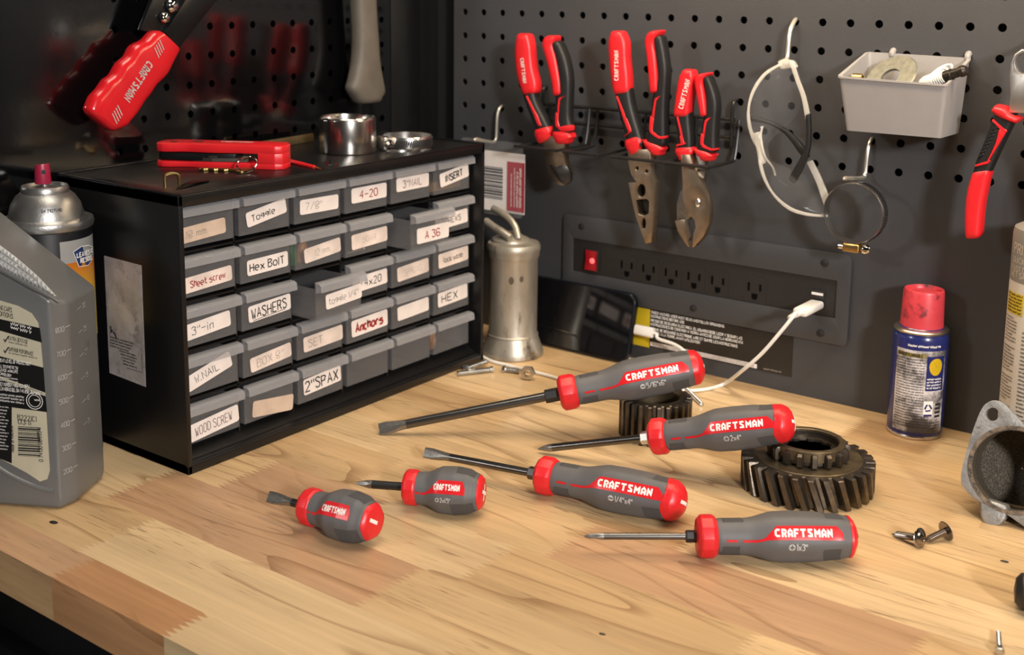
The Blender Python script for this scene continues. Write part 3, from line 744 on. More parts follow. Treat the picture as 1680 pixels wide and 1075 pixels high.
pliers('diagonal cutting pliers hanging leftmost in the wire rack', 3.843, 830, 40, -.042, dict(base=(330, 760),
    L=dict(red=[(84, 82, 164, 86), (74, 130, 176, 135), (72, 200, 182, 205), (80, 290, 192, 290), (98, 370, 210, 360), (120, 428, 212, 400)],
           black=[(112, 405, 195, 405), (130, 470, 200, 455), (150, 530, 222, 515), (178, 600, 258, 585), (205, 665, 290, 650)],
           guard=[(196, 690, 296, 655), (200, 708, 302, 668), (210, 728, 296, 690)],
           stripe=[[(132, 455, 146, 452), (172, 545, 190, 540), (186, 580, 206, 572)], [(180, 568, 208, 572), (200, 620, 226, 620), (215, 640, 232, 632)]]),
    R=dict(red=[(258, 92, 330, 92), (250, 130, 322, 135), (272, 210, 340, 205), (296, 300, 358, 295), (312, 380, 370, 372), (318, 434, 372, 424)], rt=.0185,
           black=[(300, 128, 358, 118), (318, 180, 392, 200), (335, 260, 412, 285), (345, 350, 420, 350), (330, 430, 420, 420), (322, 520, 416, 520), (312, 600, 416, 590), (305, 680, 430, 660)],
           guard=[(306, 688, 430, 700), (308, 705, 432, 712), (322, 724, 418, 724)],
           stripe=[[(338, 465, 380, 452), (336, 480, 350, 476), (330, 560, 342, 560)], [(318, 560, 340, 565), (316, 620, 340, 610), (320, 645, 348, 640)], [(325, 655, 430, 640), (340, 672, 430, 662)]]),
    jaw=[('jaw', .004, .009, [(268, 700), (410, 700), (398, 790), (402, 860), (425, 930), (422, 985), (400, 1008), (372, 1010), (340, 990), (305, 930), (280, 860), (266, 780)], (), JAWM),
         ('cutting_edge', -.005, .003, [(283, 880), (330, 900), (345, 890), (395, 890), (420, 940), (420, 985), (395, 1006), (372, 1006), (342, 985), (308, 930)], (), DSTEEL)]),
    ((100, 212), (120, 372), .0046, 1.0 / 6))
pliers('long-nose pliers with open hexagon jaw hanging in the middle of the wire rack', 2.829, 980, 40, -.042, dict(base=(230, 620),
    L=dict(red=[(72, 48, 132, 50), (62, 85, 146, 85), (66, 170, 150, 165), (74, 250, 158, 240), (84, 308, 160, 300)],
           black=[(88, 300, 160, 295), (104, 380, 172, 372), (122, 450, 190, 440), (142, 515, 210, 505), (155, 560, 222, 545)],
           guard=[(138, 560, 214, 524), (143, 576, 220, 542), (158, 592, 208, 572)],
           stripe=[[(92, 335, 100, 333), (116, 410, 130, 405), (128, 450, 142, 446)], [(124, 440, 146, 440), (140, 480, 162, 480), (150, 500, 164, 494)], [(128, 520, 134, 516), (150, 500, 164, 496)]]),
    R=dict(red=[(242, 48, 304, 40), (235, 80, 282, 80), (244, 150, 290, 150), (252, 230, 296, 225), (258, 308, 298, 300)], rt=.0185,
           black=[(270, 66, 312, 62), (275, 110, 322, 110), (285, 180, 334, 190), (292, 250, 334, 250), (268, 325, 330, 318), (262, 400, 326, 400), (250, 480, 326, 480), (232, 560, 326, 550)],
           guard=[(222, 548, 318, 572), (234, 570, 322, 578), (258, 591, 308, 591)],
           stripe=[[(270, 345, 302, 332), (268, 358, 280, 354), (256, 430, 270, 430)], [(248, 430, 270, 440), (244, 490, 262, 490), (258, 512, 272, 505)], [(258, 512, 272, 500), (290, 532, 296, 520), (322, 528, 324, 516)]]),
    jaw=[('jaw', .004, .010, [(165, 575), (272, 575), (276, 690), (293, 728), (291, 830), (282, 930), (275, 1005), (247, 1010), (222, 945), (198, 870), (180, 790), (168, 728), (205, 727), (180, 690), (168, 640)],
          [ell(229, 765, 19, 30), [(205, 808), (252, 804), (264, 815), (262, 870), (240, 882), (214, 872)], ell(240, 917, 9, 27, 10), ell(209, 662, 8, 9, 10), ell(253, 676, 8, 9, 10)], JAWM),
         ('jaw_backing', .0055, .001, [(195, 735), (270, 735), (268, 880), (250, 955), (225, 940), (205, 860)], (), BLACKM)]),
    ((88, 262), (88, 120), .0048, 1.0 / 6))
pliers('slip-joint pliers with bright pivot bolt hanging rightmost in the wire rack', 2.829, 980, 40, -.046, dict(base=(455, 640),
    L=dict(red=[(402, 222, 456, 228), (390, 245, 460, 250), (378, 310, 450, 310), (370, 370, 442, 370), (364, 410, 438, 410)],
           black=[(366, 400, 438, 402), (374, 470, 442, 468), (384, 540, 448, 535), (378, 590, 448, 590)],
           guard=[(370, 590, 456, 580), (373, 602, 458, 592), (386, 616, 442, 610)],
           stripe=[[(372, 432, 382, 430), (388, 500, 398, 498), (392, 530, 404, 530)], [(386, 520, 404, 525), (390, 552, 412, 552)], [(372, 566, 374, 556), (400, 560, 402, 550), (412, 556, 416, 548)]]),
    R=dict(red=[(474, 240, 526, 234), (466, 262, 508, 264), (474, 320, 514, 320), (484, 370, 520, 368), (492, 418, 524, 412)], rt=.0185,
           black=[(500, 250, 532, 246), (508, 290, 552, 296), (514, 340, 566, 350), (510, 400, 568, 400), (500, 440, 564, 440), (486, 520, 560, 515), (464, 585, 560, 580)],
           guard=[(458, 586, 548, 602), (468, 602, 556, 608), (482, 613, 546, 614)],
           stripe=[[(502, 445, 534, 432), (500, 458, 514, 454), (492, 510, 504, 510)], [(484, 510, 504, 516), (480, 550, 498, 550), (490, 568, 504, 562)], [(490, 570, 504, 558), (530, 586, 532, 576), (560, 582, 560, 574)]]),
    jaw=[('jaw', .006, .007, [(462, 600), (518, 605), (514, 690), (500, 760), (470, 860), (440, 905), (385, 905), (384, 830), (400, 775), (440, 720)], (), SATIN),
         ('jaw', -.001, .008, [(405, 600), (450, 600), (475, 680), (505, 735), (532, 790), (541, 850), (536, 920), (512, 980), (468, 1028), (457, 1028), (462, 985), (466, 960), (474, 935), (470, 905), (456, 888), (442, 890), (440, 872), (448, 860), (425, 845), (414, 800), (414, 720)], [ell(487, 822, 12, 19, 10)], JAWM),
         ('jaw', .002, .008, [(378, 905), (428, 900), (428, 930), (440, 958), (446, 985), (440, 1000), (448, 1026), (440, 1028), (412, 990), (390, 950)], (), JAWM)],
    nut=[(449, 817, .0088, .004)]),
    ((386, 392), (420, 255), .0054, 1.0 / 6))

# hanging jaws-up pliers at the right edge
t4 = xf(3.158, 1560, 60); Y4 = -.040
f4 = lambda a, b, y=Y4: onY(*t4(a, b), y)
hp = thing('pliers', 'red and black pliers hanging jaws up at the right edge of the photo', 'pliers', f4(400, 380))
no = V((0, -1, 0))
for sg in (1, -1):
    mr = (lambda s: [s_ if sg == 1 else (800 - s_[2], s_[3], 800 - s_[0], s_[1]) for s_ in s])
    g = loft_lr(MB(), mr([(232, 395, 345, 425), (205, 470, 322, 470), (172, 560, 275, 565), (142, 630, 240, 640), (120, 705, 212, 702)]), f4, no, .0155, 3.2).build('handle_grip', BLACKR, hp)
    loft_lr(MB(), mr([(116, 715, 214, 702), (96, 780, 196, 780), (84, 860, 180, 860), (80, 950, 170, 945), (82, 1024, 164, 1018)]), f4, no, .0175, 3.4).build('handle_cover', RED, g)
    loft_lr(MB(), mr([(228, 395, 256, 352), (262, 420, 296, 362), (310, 438, 318, 392), (338, 446, 362, 415)]), f4, no, .0210, 2.6).build('finger_guard', RED, g)
    m2 = MB()
    for st in ([(216, 436, 224, 428), (268, 492, 292, 488)], [(250, 484, 292, 490), (232, 556, 262, 540), (190, 645, 202, 640)], [(190, 660, 205, 640), (130, 674, 132, 662)]):
        loft_lr(m2, mr(st), lambda a, b: f4(a, b, Y4 - .0062), no, .005, 4, 8, 2)
    m2.build('stripe', RED, g)
    m2 = MB()
    for k in range(8):
        a0 = 218 - k * 10.5; b0 = 478 + k * 20
        loft_lr(m2, mr([(a0, b0 - 4, a0 + 4, b0 + 8), (a0 + 24, b0 - 16, a0 + 28, b0 - 4)]), lambda a, b: f4(a, b, Y4 - .0068), no, .003, 4, 8, 1)
    m2.build('grip_ribs', BLACKR, g)
jo = [(318, 390), (326, 300), (322, 200), (328, 135), (348, 88), (385, 62), (420, 66), (452, 90), (472, 135), (478, 200), (474, 300), (482, 390)]
MB().prism([f4(a, b, Y4 + .004) for a, b in jo], (0, -.010, 0), [[f4(a, b, Y4 + .004) for a, b in ell(398, 135, 48, 56)]]).build('jaw', mat('brushed_jaw_steel', (.74, .72, .68), .36, 1, var=.08), hp, bevel=.0008)
tag(MB().tube(catmull([onY(1690, 62, .012), onY(1690, 64, 0), onY(1689, 74, -.01), onY(1689, 80, -.052), onY(1689, 74, -.056)], 4), .0022, 10).build('peg_hook', WIREW, loc=onY(1690, 64, 0)), 'wire peg hook carrying the jaws-up pliers at the right edge', 'hook')

# ------------------------------------------------------------------ safety glasses
sg_ = thing('safety_glasses', 'clear safety glasses with black temple tips hanging folded on a hook', 'glasses', onY(1290, 103, -.03))
CLR = clear_mat('clear_frame_plastic', (.82, .79, .72), .33, .06)
LENS = clear_mat('clear_lens', (.30, .31, .33), .05, .03)
f7 = lambda a, b, y: onY(1210 + a / 2.623, 20 + b / 2.623, y)
rim = [f7(190, 222, -.044), f7(120, 265, -.055), f7(70, 335, -.063), f7(48, 410, -.067), f7(50, 480, -.068), f7(68, 545, -.066), f7(95, 600, -.066), f7(98, 650, -.068), f7(118, 720, -.068), f7(160, 790, -.064), f7(225, 845, -.056), f7(300, 870, -.047), f7(385, 878, -.036)]
rimc = catmull(rim, 4)
MB().tube(rimc, [.0011 + .0006 * abs(math.sin(i * .27)) for i in range(len(rimc))], 8).build('frame_rim', CLR, sg_)
inner = catmull([f7(205, 225, -.036), f7(245, 270, -.030), f7(270, 350, -.026), f7(262, 430, -.026), f7(200, 500, -.034), f7(140, 555, -.052), f7(135, 600, -.056), f7(150, 640, -.054), f7(225, 665, -.034), f7(300, 700, -.026), f7(335, 760, -.024), f7(365, 820, -.026), f7(385, 868, -.030)], 4)
mb = MB(); rows = []
for j in range(7):
    s = j / 6
    rows.append([a.lerp(b, s) + V((.006 * math.sin(PI * s), -.006 * math.sin(PI * s), 0)) for a, b in zip(rimc, inner)])
vs = [p for r in rows for p in r]; n = len(rimc)
mb.add(vs, [(j * n + i, j * n + i + 1, (j + 1) * n + i + 1, (j + 1) * n + i) for j in range(6) for i in range(n - 1)])
lens = mb.build('lens', LENS, sg_, recalc=False, ang=180)
md = lens.modifiers.new('thickness', 'SOLIDIFY'); md.thickness = .0016
loft_lr(MB(), [(68, 530, 100, 520), (78, 570, 108, 560), (86, 610, 112, 610), (92, 655, 122, 640)], lambda a, b: f7(a, b, -.066), V((0, -1, 0)), .006, 2.4, 12).build('nose_bridge', CLR, sg_)
MB().tube(catmull([f7(108, 490, -.066), f7(100, 540, -.068), f7(118, 620, -.068), f7(150, 665, -.058), f7(162, 700, -.050)], 4), .0010, 8).build('nose_pad', CLR, sg_)
loft_lr(MB(), [(185, 205, 200, 245), (205, 200, 225, 242), (232, 205, 250, 240)], lambda a, b: f7(a, b, -.034), V((0, -1, 0)), .009, 2.6, 12).build('hinge', CLR, sg_)
tp = loft_lr(MB(), [(222, 212, 244, 212), (248, 290, 266, 285), (276, 370, 295, 362), (292, 460, 314, 450)], lambda a, b: f7(a, b, -.040), V((0, -1, 0)), .0030, 3, 12).build('temple', CLR, sg_)
loft_lr(MB(), [(294, 450, 316, 440), (298, 520, 318, 520), (288, 590, 312, 600), (255, 655, 285, 670), (222, 710, 250, 735)], lambda a, b: f7(a, b, -.042), V((0, -1, 0)), .0050, 2.6, 12).build('temple_tip', BLACKR, tp)
tp = loft_lr(MB(), [(386, 870, 384, 800), (362, 800, 392, 790), (340, 735, 362, 715), (300, 650, 325, 640)], lambda a, b: f7(a, b, -.034), V((0, -1, 0)), .0040, 3, 12).build('temple', CLR, sg_)
loft_lr(MB(), [(285, 632, 310, 615), (255, 590, 282, 570), (205, 525, 222, 510), (140, 485, 148, 470), (64, 470, 66, 445)], lambda a, b: f7(a, b, -.0365), V((0, -1, 0)), .0050, 2.6, 12).build('temple_tip', BLACKR, tp)

# ------------------------------------------------------------------ white bin and what is in it
BINM = mat('white_bin_plastic', (.29, .28, .28), .45, var=.03)
bn = thing('storage_bin', 'open white plastic bin hung on the back wall pegboard', 'bin', (.492, -.035, .26))
# corners: back top, front top, bottoms
yb, yf, yfb = -.0015, -.064, -.056
bt = [V((.4490, yb, .3215)), V((.5362, yb, .3200)), onY(1553, 142, yf), onY(1375, 128, yf)]
bb = [V((.4545, yb, .2600)), V((.5320, yb, .2590)), onY(1543, 227, yfb), onY(1387, 214, yfb)]
def rc(c4, r=.004, n=4):
    out = []; m = sum(c4, V((0, 0, 0))) / 4
    for i in range(4):
        p = c4[i]; a = (c4[i - 1] - p).normalized(); b = (c4[(i + 1) % 4] - p).normalized()
        for k in range(n + 1):
            s = k / n; out.append(p + a * (r * (1 - s) ** 2) + b * (r * s ** 2))
    return out
cen = sum(bt, V((0, 0, 0))) / 4
def shr(c4, d, dz=0):
    m = sum(c4, V((0, 0, 0))) / 4; return [p + V((math.copysign(d, m.x - p.x), math.copysign(d, m.y - p.y), dz)) for p in c4]
rimo = [p + V((math.copysign(.0009, p.x - cen.x), -.0009 if p.y < -.03 else 0, 0)) for p in bt]
rings = [rc(bb), rc([a.lerp(b, .985) for a, b in zip(bb, bt)]), rc(rimo), rc([p + V((0, 0, .0015)) for p in rimo]), rc(shr(bt, .0018, .0015)), rc(shr(bb, .0018, .0018))]
MB().loft(rings).build('bin_body', BINM, bn, ang=40)
for x in (.4712, .5340):
    MB().tube(catmull([(x, -.0022, .3205), (x, -.0022, .3235), (x, .002, .3252), (x, .010, .3250)], 3), .0027, 8).build('hook_tab', BINM, bn)
fb = lambda a, b, y: onY(1360 + a / 6.324, 70 + b / 6.324, y)
c = fb(640, 362, -.030); ax3 = V((-.25, -.72, .66)).normalized(); ax1 = V((1, -.25, .12)); ax1 = (ax1 - ax3 * ax1.dot(ax3)).normalized(); ax2 = ax3.cross(ax1)
tag(MB().lathe([(.0085, -.0012), (.0225, -.0012), (.0235, 0), (.0225, .0012), (.0085, .0012)], c, 40, (ax1, ax2, ax3), caps=False, closed=True).build('fender_washer', mat('dull_zinc', (.24, .24, .20), .5, .7, var=.2, vscale=200), loc=c), 'large dull grey washer standing in the white wall bin', 'washer')
ax_a, ax_b = fb(960, 425, -.046), fb(1205, 350, -.050); dd = (ax_b - ax_a).normalized()
jk = thing('audio_cable', 'white coiled cable with black jack plug poking out of the white wall bin', 'cable', ax_a)
k1 = V((0, 0, 1)); k1 = (k1 - dd * k1.dot(dd)).normalized(); k2 = dd.cross(k1); fr = (k1, k2, dd); LL = (ax_b - ax_a).length
pr = [(.0035, 0), (.0052, .004), (.0056, LL * .5)]
for k in range(5): pr += [(.0056, LL * (.55 + .09 * k)), (.0049, LL * (.57 + .09 * k)), (.0049, LL * (.60 + .09 * k)), (.0056, LL * (.62 + .09 * k))]
MB().lathe(pr, ax_a, 20, fr).build('plug_sleeve', CABLE, jk)
MB().lathe([(.0044, LL), (.0046, LL + .006), (.0038, LL + .0065), (.0038, LL + .013), (.0046, LL + .0135), (.0046, LL + .017), (.003, LL + .019)], ax_a, 18, fr).build('jack_tip', mat('jack_black', (.03, .025, .02), .35, .5), jk)
cp = fb(1175, 300, -.034); pts = []
for i in range(90):
    a = i * .42; pts.append(cp + V((.0075 * math.cos(a) - .0002 * i, .006 * math.sin(a) - .00006 * i, .006 * math.sin(a + .6) - .0002 * i)))
MB().tube(pts, .0011, 6).build('coiled_cord', CABLE, jk)
c = fb(300, 372, -.050)
tag(MB().lathe([(.0030, -.004), (.0044, -.004), (.0044, .004), (.0030, .004)], c, 16, (V((0, 0, 1)), V((0, 1, 0)), V((1, 0, 0))), caps=False, closed=True).build('brass_ferrule', GOLD, loc=c), 'small brass ring in the front left corner of the white wall bin', 'ring')

# ------------------------------------------------------------------ hose clamps
def hose_clamp(label, c, R, Wd, X, Y, Z, hub_ang, loc):
    t = thing('hose_clamp', label, 'hose clamp', loc)
    c = V(c); pr = [(R, -Wd / 2), (R + .0003, -Wd / 2), (R + .0007, -Wd / 2 + .0006), (R + .0007, Wd / 2 - .0006), (R + .0003, Wd / 2), (R, Wd / 2)]
    MB().lathe(pr, c, 64, (X, Y, Z), caps=False, closed=True).build('band', STEEL, t)
    m2 = MB()
    for k in range(30):
        a = hub_ang + .5 + k * .085; d = X * math.cos(a) + Y * math.sin(a); tn = Y * math.cos(a) - X * math.sin(a)
        m2.box(c + d * (R + .0009), (.0007, .0004, Wd * .30), (tn, d, (Z + tn * .25).normalized()))
    m2.build('band_slots', BLACKM, t, smooth=False)
    d = X * math.cos(hub_ang) + Y * math.sin(hub_ang); tn = Y * math.cos(hub_ang) - X * math.sin(hub_ang)
    MB().box(c + d * (R + .0045), (.0075, .0038, Wd * .56), (tn, d, Z)).build('screw_housing', GOLD if 'hanging' in label else STEEL, t, bevel=.0014, seg=3)
    m2 = MB().lathe([(.0030, -.0125), (.0030, -.0075), (.0020, -.007), (.0020, .0085), (.0045, .0090), (.0048, .0115), (.0030, .0150), (.0004, .0155)], c + d * (R + .0050), 14, (d, Z, tn))
    m2.build('worm_screw', CHROME, t)
    return t
cc = onY(1404, 350, -.035)
hose_clamp('steel hose clamp hanging on a peg hook below the white bin', (cc.x, -.036, .347 - 4 * HP - .031 - .0026 - .0257 + .001), .0258, .0125, V((1, 0, 0)), V((0, 0, 1)), V((0, -1, 0)), -PI / 2, (cc.x, -.036, .215))
# ------------------------------------------------------------------ screwdrivers
def interp(prof, s):
    for (a, ra), (b, rb) in zip(prof, prof[1:]):
        if a <= s <= b:
            t = (s - a) / (b - a) if b > a else 0; t = t * t * (3 - 2 * t) if abs(rb - ra) > .0012 and (b - a) > .05 else t
            return ra + (rb - ra) * t
    return prof[-1][1]
FULL = dict(collar=[(0, .0095), (.004, .0118), (.022, .0142), (.030, .0147), (.095, .0147), (.118, .0134), (.128, .0118)],
            body=[(.120, .0113), (.135, .0119), (.27, .0121), (.30, .0122), (.50, .0163), (.58, .0166), (.70, .0162), (.86, .0147), (.93, .0138)],
            cap0=.885, cap=[(0, .0150), (.3, .0142), (.45, .0138), (.60, .0127), (.76, .0107), (.89, .0080), (.97, .0045), (1, .0008)], main=(.425, .885), txt=(.462, .822), tail=(.175, .435), grip=((.145, .27), (.78, .885)), lh=.0092, tr=.60)
FULL_THIN = dict(FULL, cap0=.938, body=FULL['body'][:-1] + [(.955, .0132)], cap=[(0, .0135), (.3, .0130), (.55, .0112), (.8, .0078), (.95, .0040), (1, .0008)])
FULL_MID = dict(FULL, cap0=.912, body=FULL['body'][:-1] + [(.94, .0136)])
STUB = dict(collar=[(0, .0090), (.01, .0120), (.05, .0137), (.15, .0137), (.18, .0126)],
            body=[(.16, .0120), (.19, .0122), (.28, .0124), (.50, .0170), (.66, .0174), (.80, .0163), (.92, .0135), (.965, .0118)],
            cap0=.95, cap=[(0, .0112), (.5, .0112), (.8, .0106), (.96, .0085), (1, .0008)], main=(.36, .82), txt=(.435, .765), tail=(.19, .37), grip=((.66, .93),), lh=.0100, tr=.46)
def driver(label, A, E, hl, S, kind, rs, size, capmark, bol, scale=1.0, roll=8, tipw=None):
    A, E = V(A), V(E); ax = (E - A).normalized(); Ltot = (E - A).length; s0 = Ltot - hl
    mid = A + ax * (s0 + hl * .5); vw = CAM - mid; Nn = (vw - ax * vw.dot(ax)).normalized(); B = Nn.cross(ax).normalized()
    if B.z < 0: B = -B
    Nn = Matrix.Rotation(math.radians(roll), 3, ax) @ Nn if (Matrix.Rotation(math.radians(roll), 3, ax) @ Nn).z > Nn.z else Matrix.Rotation(math.radians(-roll), 3, ax) @ Nn
    B = B - Nn * B.dot(Nn); B.normalize()
    t = thing('screwdriver', label, 'screwdriver', (mid.x, mid.y, 0))
    P = lambda s, a, r: A + ax * s + (Nn * math.cos(a) + B * math.sin(a)) * r
    def fac(s_, a):  # soft six-sided section of the grip
        f = max(0, min(1, (s_ - .28) / .2)); return 1 + (.028 * math.cos(6 * a) * -1) * f
    n = 72
    bodyr = lambda fs: interp(S['body'], fs) * scale
    R_ = lambda fs, a: bodyr(fs) * fac(fs, a)
    c0, cN = S['body'][0][0], S['body'][-1][0]
    K = 56
    rings = [[P(s0 + hl * (c0 + (cN - c0) * i / K), 2 * PI * j / n, R_(c0 + (cN - c0) * i / K, 2 * PI * j / n)) for j in range(n)] for i in range(K + 1)]
    grip = MB().loft(rings).build('handle', GREY, t, ang=50)
    # faceted red collar
    rings = []
    for fs, r in S['collar']:
        rings.append([P(s0 + hl * fs, 2 * PI * (j + .5) / 12, r * scale) for j in range(12)])
    MB().loft(rings).build('collar', RED, t, ang=18, bevel=.0005)
    # end cap
    rings = [[P(s0 + hl * (S['cap0'] + (1 - S['cap0']) * f), 2 * PI * j / n, r * scale * (fac(.9, 2 * PI * j / n) ** .5)) for j in range(n)] for f, r in S['cap']]
    c0f = S['cap0']
    over = [[P(s0 + hl * (c0f + (cN - c0f) * i / 4 + (.012 * math.sin(3 * 2 * PI * j / n + .6) if i == 0 and S is not STUB and c0f < .9 else 0)), 2 * PI * j / n, R_(c0f + (cN - c0f) * i / 4, 2 * PI * j / n) + .00035) for j in range(n)] for i in range(5)]
    rings = over + [r for (f, _), r in zip(S['cap'], rings) if c0f + (1 - c0f) * f > cN + .004]
    cap = MB().loft(rings).build('end_cap', RED, t, ang=60)
    # mark on the cap: bars lying on the dome
    def dome(a, b, up=.00025):
        rr = math.hypot(a, b); prev = S['cap'][0]
        f_ = 0
        for (fa, ra), (fb_, rb) in zip(S['cap'], S['cap'][1:]):
            if rb * scale <= rr <= ra * scale or fb_ == 1: 
                f_ = fa + (fb_ - fa) * ((ra * scale - rr) / max((ra - rb) * scale, 1e-6)); break
        f_ = min(max(f_, 0), 1)
        return A + ax * (s0 + hl * (S['cap0'] + (1 - S['cap0']) * f_) + up) + Nn * a + B * b
    mb = MB(); q = .0066 if S is not STUB else .0060; h_ = .00125
    bars = [((-q, 0), (q, 0))] + ([((0, -q), (0, q))] if capmark == '+' else [])
    if capmark == '-': bars = [((-q * .2, -.0012), (q * 1.25, -.0012))] if S is not STUB else [((-q * .35, 0), (q * 1.2, 0))]
    for a, b in bars: put(mb, ribbon([a, b], h_ * 2, .0008), dome)
    mb.build('cap_mark', WHITE, cap, smooth=False, recalc=False)
    # patches that follow the grip
    def wrap(fs, tt, up): 
        r = bodyr(fs); a = tt / r; return P(s0 + hl * fs, a, R_(fs, a) + up)
    def patch(mb, lo, hi, fl, up, K=28, M=6):
        """lo/hi: t limits as functions of fraction f in fl"""
        vs = []
        for i in range(K + 1):
            f = fl[0] + (fl[1] - fl[0]) * i / K
            for j in range(M + 1): vs.append(wrap(f, lo(f) + (hi(f) - lo(f)) * j / M, up))
        mb.add(vs, [(i * (M + 1) + j, (i + 1) * (M + 1) + j, (i + 1) * (M + 1) + j + 1, i * (M + 1) + j + 1) for i in range(K) for j in range(M)])
    m0, m1 = S['main']; lh = S['lh'] * scale; lo0 = -lh * .5; hi0 = lh * .5
    sl = lh * .95 / hl
    mb = MB(); up = .00022
    patch(mb, lambda f: lo0, lambda f: lo0 + (hi0 - lo0) * min(1, max(.16, (f - m0 + .03) / sl)) if f < m1 - .035 else hi0 - (hi0 - lo0) * .5 * max(0, (f - m1 + .035) / .035), (m0 - .02, m1), up, 40)
    t0, t1 = S['tail']; th = lh * .17
    patch(mb, lambda f: lo0 - lh * .12 * min(1, (m0 - f) / .06), lambda f: lo0 - lh * .12 * min(1, (m0 - f) / .06) + th + lh * .1 * max(0, 1 - (m0 - f) / .03), (t0 + (t1 - t0) * .38, m0 - .005), up, 12, 2)
    patch(mb, lambda f: lo0 - lh * .10, lambda f: lo0 - lh * .10 + th, (t0, t0 + (t1 - t0) * .26), up, 4, 2)
    pan = mb.build('logo_panel', PANELRED, grip, recalc=False, ang=60)
    x0_, x1_ = S['txt']; hh = lh * S['tr']
    ps, wt = text_polys('CRAFTSMAN', hh, 1.42 / 6, BOLD, step=.0012); k = (x1_ - x0_) * hl / wt
    mb = MB(); put(mb, ps, lambda a, b: wrap(x0_ + a * k / hl, lo0 + lh * (.5 - S['tr'] / 2) + b, up + .00012)); mb.build('lettering', WHITE, grip, smooth=False, recalc=False)
    if size:
        h2 = .0042 * (scale if S is not STUB else .74); ps, wt = text_polys(size, h2, .15, None, .60, step=.001)
        u0 = .545 if S is not STUB else .46; v0 = lo0 - lh * .30 - h2
        mb = MB(); put(mb, ps, lambda a, b: wrap(u0 + (a + h2 * 1.25) / hl, v0 + b, up))
        cc = [V((h2 * .5 + h2 * .52 * math.cos(2 * PI * i / 16), h2 * .5 + h2 * .52 * math.sin(2 * PI * i / 16))) for i in range(16)]
        mb.add([wrap(u0 + p.x / hl, v0 + p.y, up) for p in cc], [range(16)])
        mb.build('size_marking', PALE, grip, smooth=False, recalc=False)
        m2 = MB(); bars = [((.12, .5), (.88, .5))] + ([((.5, .12), (.5, .88))] if '+' in capmark else [])
        for a, b in bars: put(m2, ribbon([(a[0] * h2, a[1] * h2), (b[0] * h2, b[1] * h2)], h2 * .24), lambda a_, b_: wrap(u0 + a_ / hl, v0 + b_, up + .0001))
        m2.build('size_symbol', GREY, grip, smooth=False, recalc=False)
    for g0, g1 in S['grip']:
        for a0, a1 in ((.72, 2.2), (-2.2, -.72)):
            mb = MB(); vs = []
            for i in range(9):
                f = g0 + (g1 - g0) * i / 8
                for j in range(13):
                    a = a0 + (a1 - a0) * j / 12; f2 = f + (.02 if i in (0, 8) else 0) * math.sin(a * 2); vs.append(P(s0 + hl * f2, a, R_(f2, a) + .00012))
            mb.add(vs, [(i * 13 + j, i * 13 + 13 + j, i * 13 + 14 + j, i * 13 + j + 1) for i in range(8) for j in range(12)])
            mb.build('textured_grip', GRIP, grip, recalc=False, ang=60)
    # blade
    if kind == 'slot':
        tw = tipw or rs * 1.35; fl = min(.024, s0 * .62) if S is not STUB else s0 * .66
        secs = []
        for s, wd, tk in ((0, tw, .0006), (fl * .30, tw * 1.06, .0013), (fl * .55, tw * .92, .0022), (fl * .8, rs * 1.05, rs * .85), (fl, rs, rs)):
            secs.append([A + ax * s + B * (wd * math.copysign(abs(math.cos(q)) ** (.5 if s < fl * .7 else 1), math.cos(q))) + Nn * (tk * math.copysign(abs(math.sin(q)) ** (.5 if s < fl * .7 else 1), math.sin(q))) for q in [2 * PI * (j + .5) / 16 for j in range(16)]])
        bl = MB().loft(secs).build('blade_tip', SATIN, t, ang=30); ts = fl
    else:
        fl = .013; secs = []
        for s, r, cr in ((0, .0006, .0), (.0025, .0016, .30), (.006, rs * .82, .34), (.0085, rs * .98, .15), (.0105, rs, .0), (fl, rs, 0)):
            secs.append([A + ax * s + (Nn * math.cos(q) + B * math.sin(q)) * (r * (1 - cr * (.5 + .5 * math.cos(4 * q)))) for q in [2 * PI * j / 32 for j in range(32)]])
        bl = MB().loft(secs).build('blade_tip', SATIN, t, ang=30); ts = fl
    MB().tube([A + ax * ts, A + ax * (s0 + .004)], rs, 20).build('shank', DSTEEL if S is not STUB else BOLST, t)
    if bol:
        MB().loft([[P(s0 - bol[1] + z, PI / 6 + PI / 3 * j, r * bol[0]) for j in range(6)] for z, r in ((0, .92), (.0008, 1), (bol[1] - .0005, 1), (bol[1] + .003, 1))]).build('hex_bolster', bol[2], t, smooth=False)
    return t
HEXW = mat('bright_nickel', (.72, .70, .66), .25, 1)
# lying drivers touch the wood at the widest part of the grip and at the collar
driver('large slotted screwdriver with long thick shank, handle propped on the small gear', onT(622, 705, .0045), onT(1155, 599.5, .0652), .1242, FULL_MID, 'slot', .0040, '5/16"x6"', '-', (.0058, .012, BOLST), 1.03, 8, .0052)
driver('cross-tip screwdriver with white plus on its cap, handle resting on the big gear', onT(883, 737, .0034), onT(1304, 692.5, .0568), .1138, FULL, 'cross', .0032, '2x4"', '+', (.0052, .0078, HEXW), .99, 8)
driver('slotted screwdriver lying on the wood just left of the big gear', onT(696, 742.5, .0128), onT(1126, 825, .0172), .1165, FULL, 'slot', .0031, '1/4"x4"', '-', (.0050, .0080, DSTEEL), 1.0, 9, .0042)
driver('thin cross-tip screwdriver lying nearest the camera, in front of the big gear', onT(959, 880, .0134), onT(1406, 880.5, .0172), .1075, FULL_THIN, 'cross', .0023, '1x3"', '+', (.0042, .0070, BOLST), 1.0, 8)
driver('stubby slotted screwdriver, leftmost on the wood, white bar on its end', onT(440, 815, .0130), onT(616, 857.5, .0182), .0625, STUB, 'slot', .0030, '', '-', None, 1.0, 6, .0042)
driver('stubby cross-tip screwdriver with white plus on its end', onT(584, 793, .0140), onT(794, 808.5, .0172), .0600, STUB, 'cross', .0031, '2x1.5"', '+', None, .98, 6)

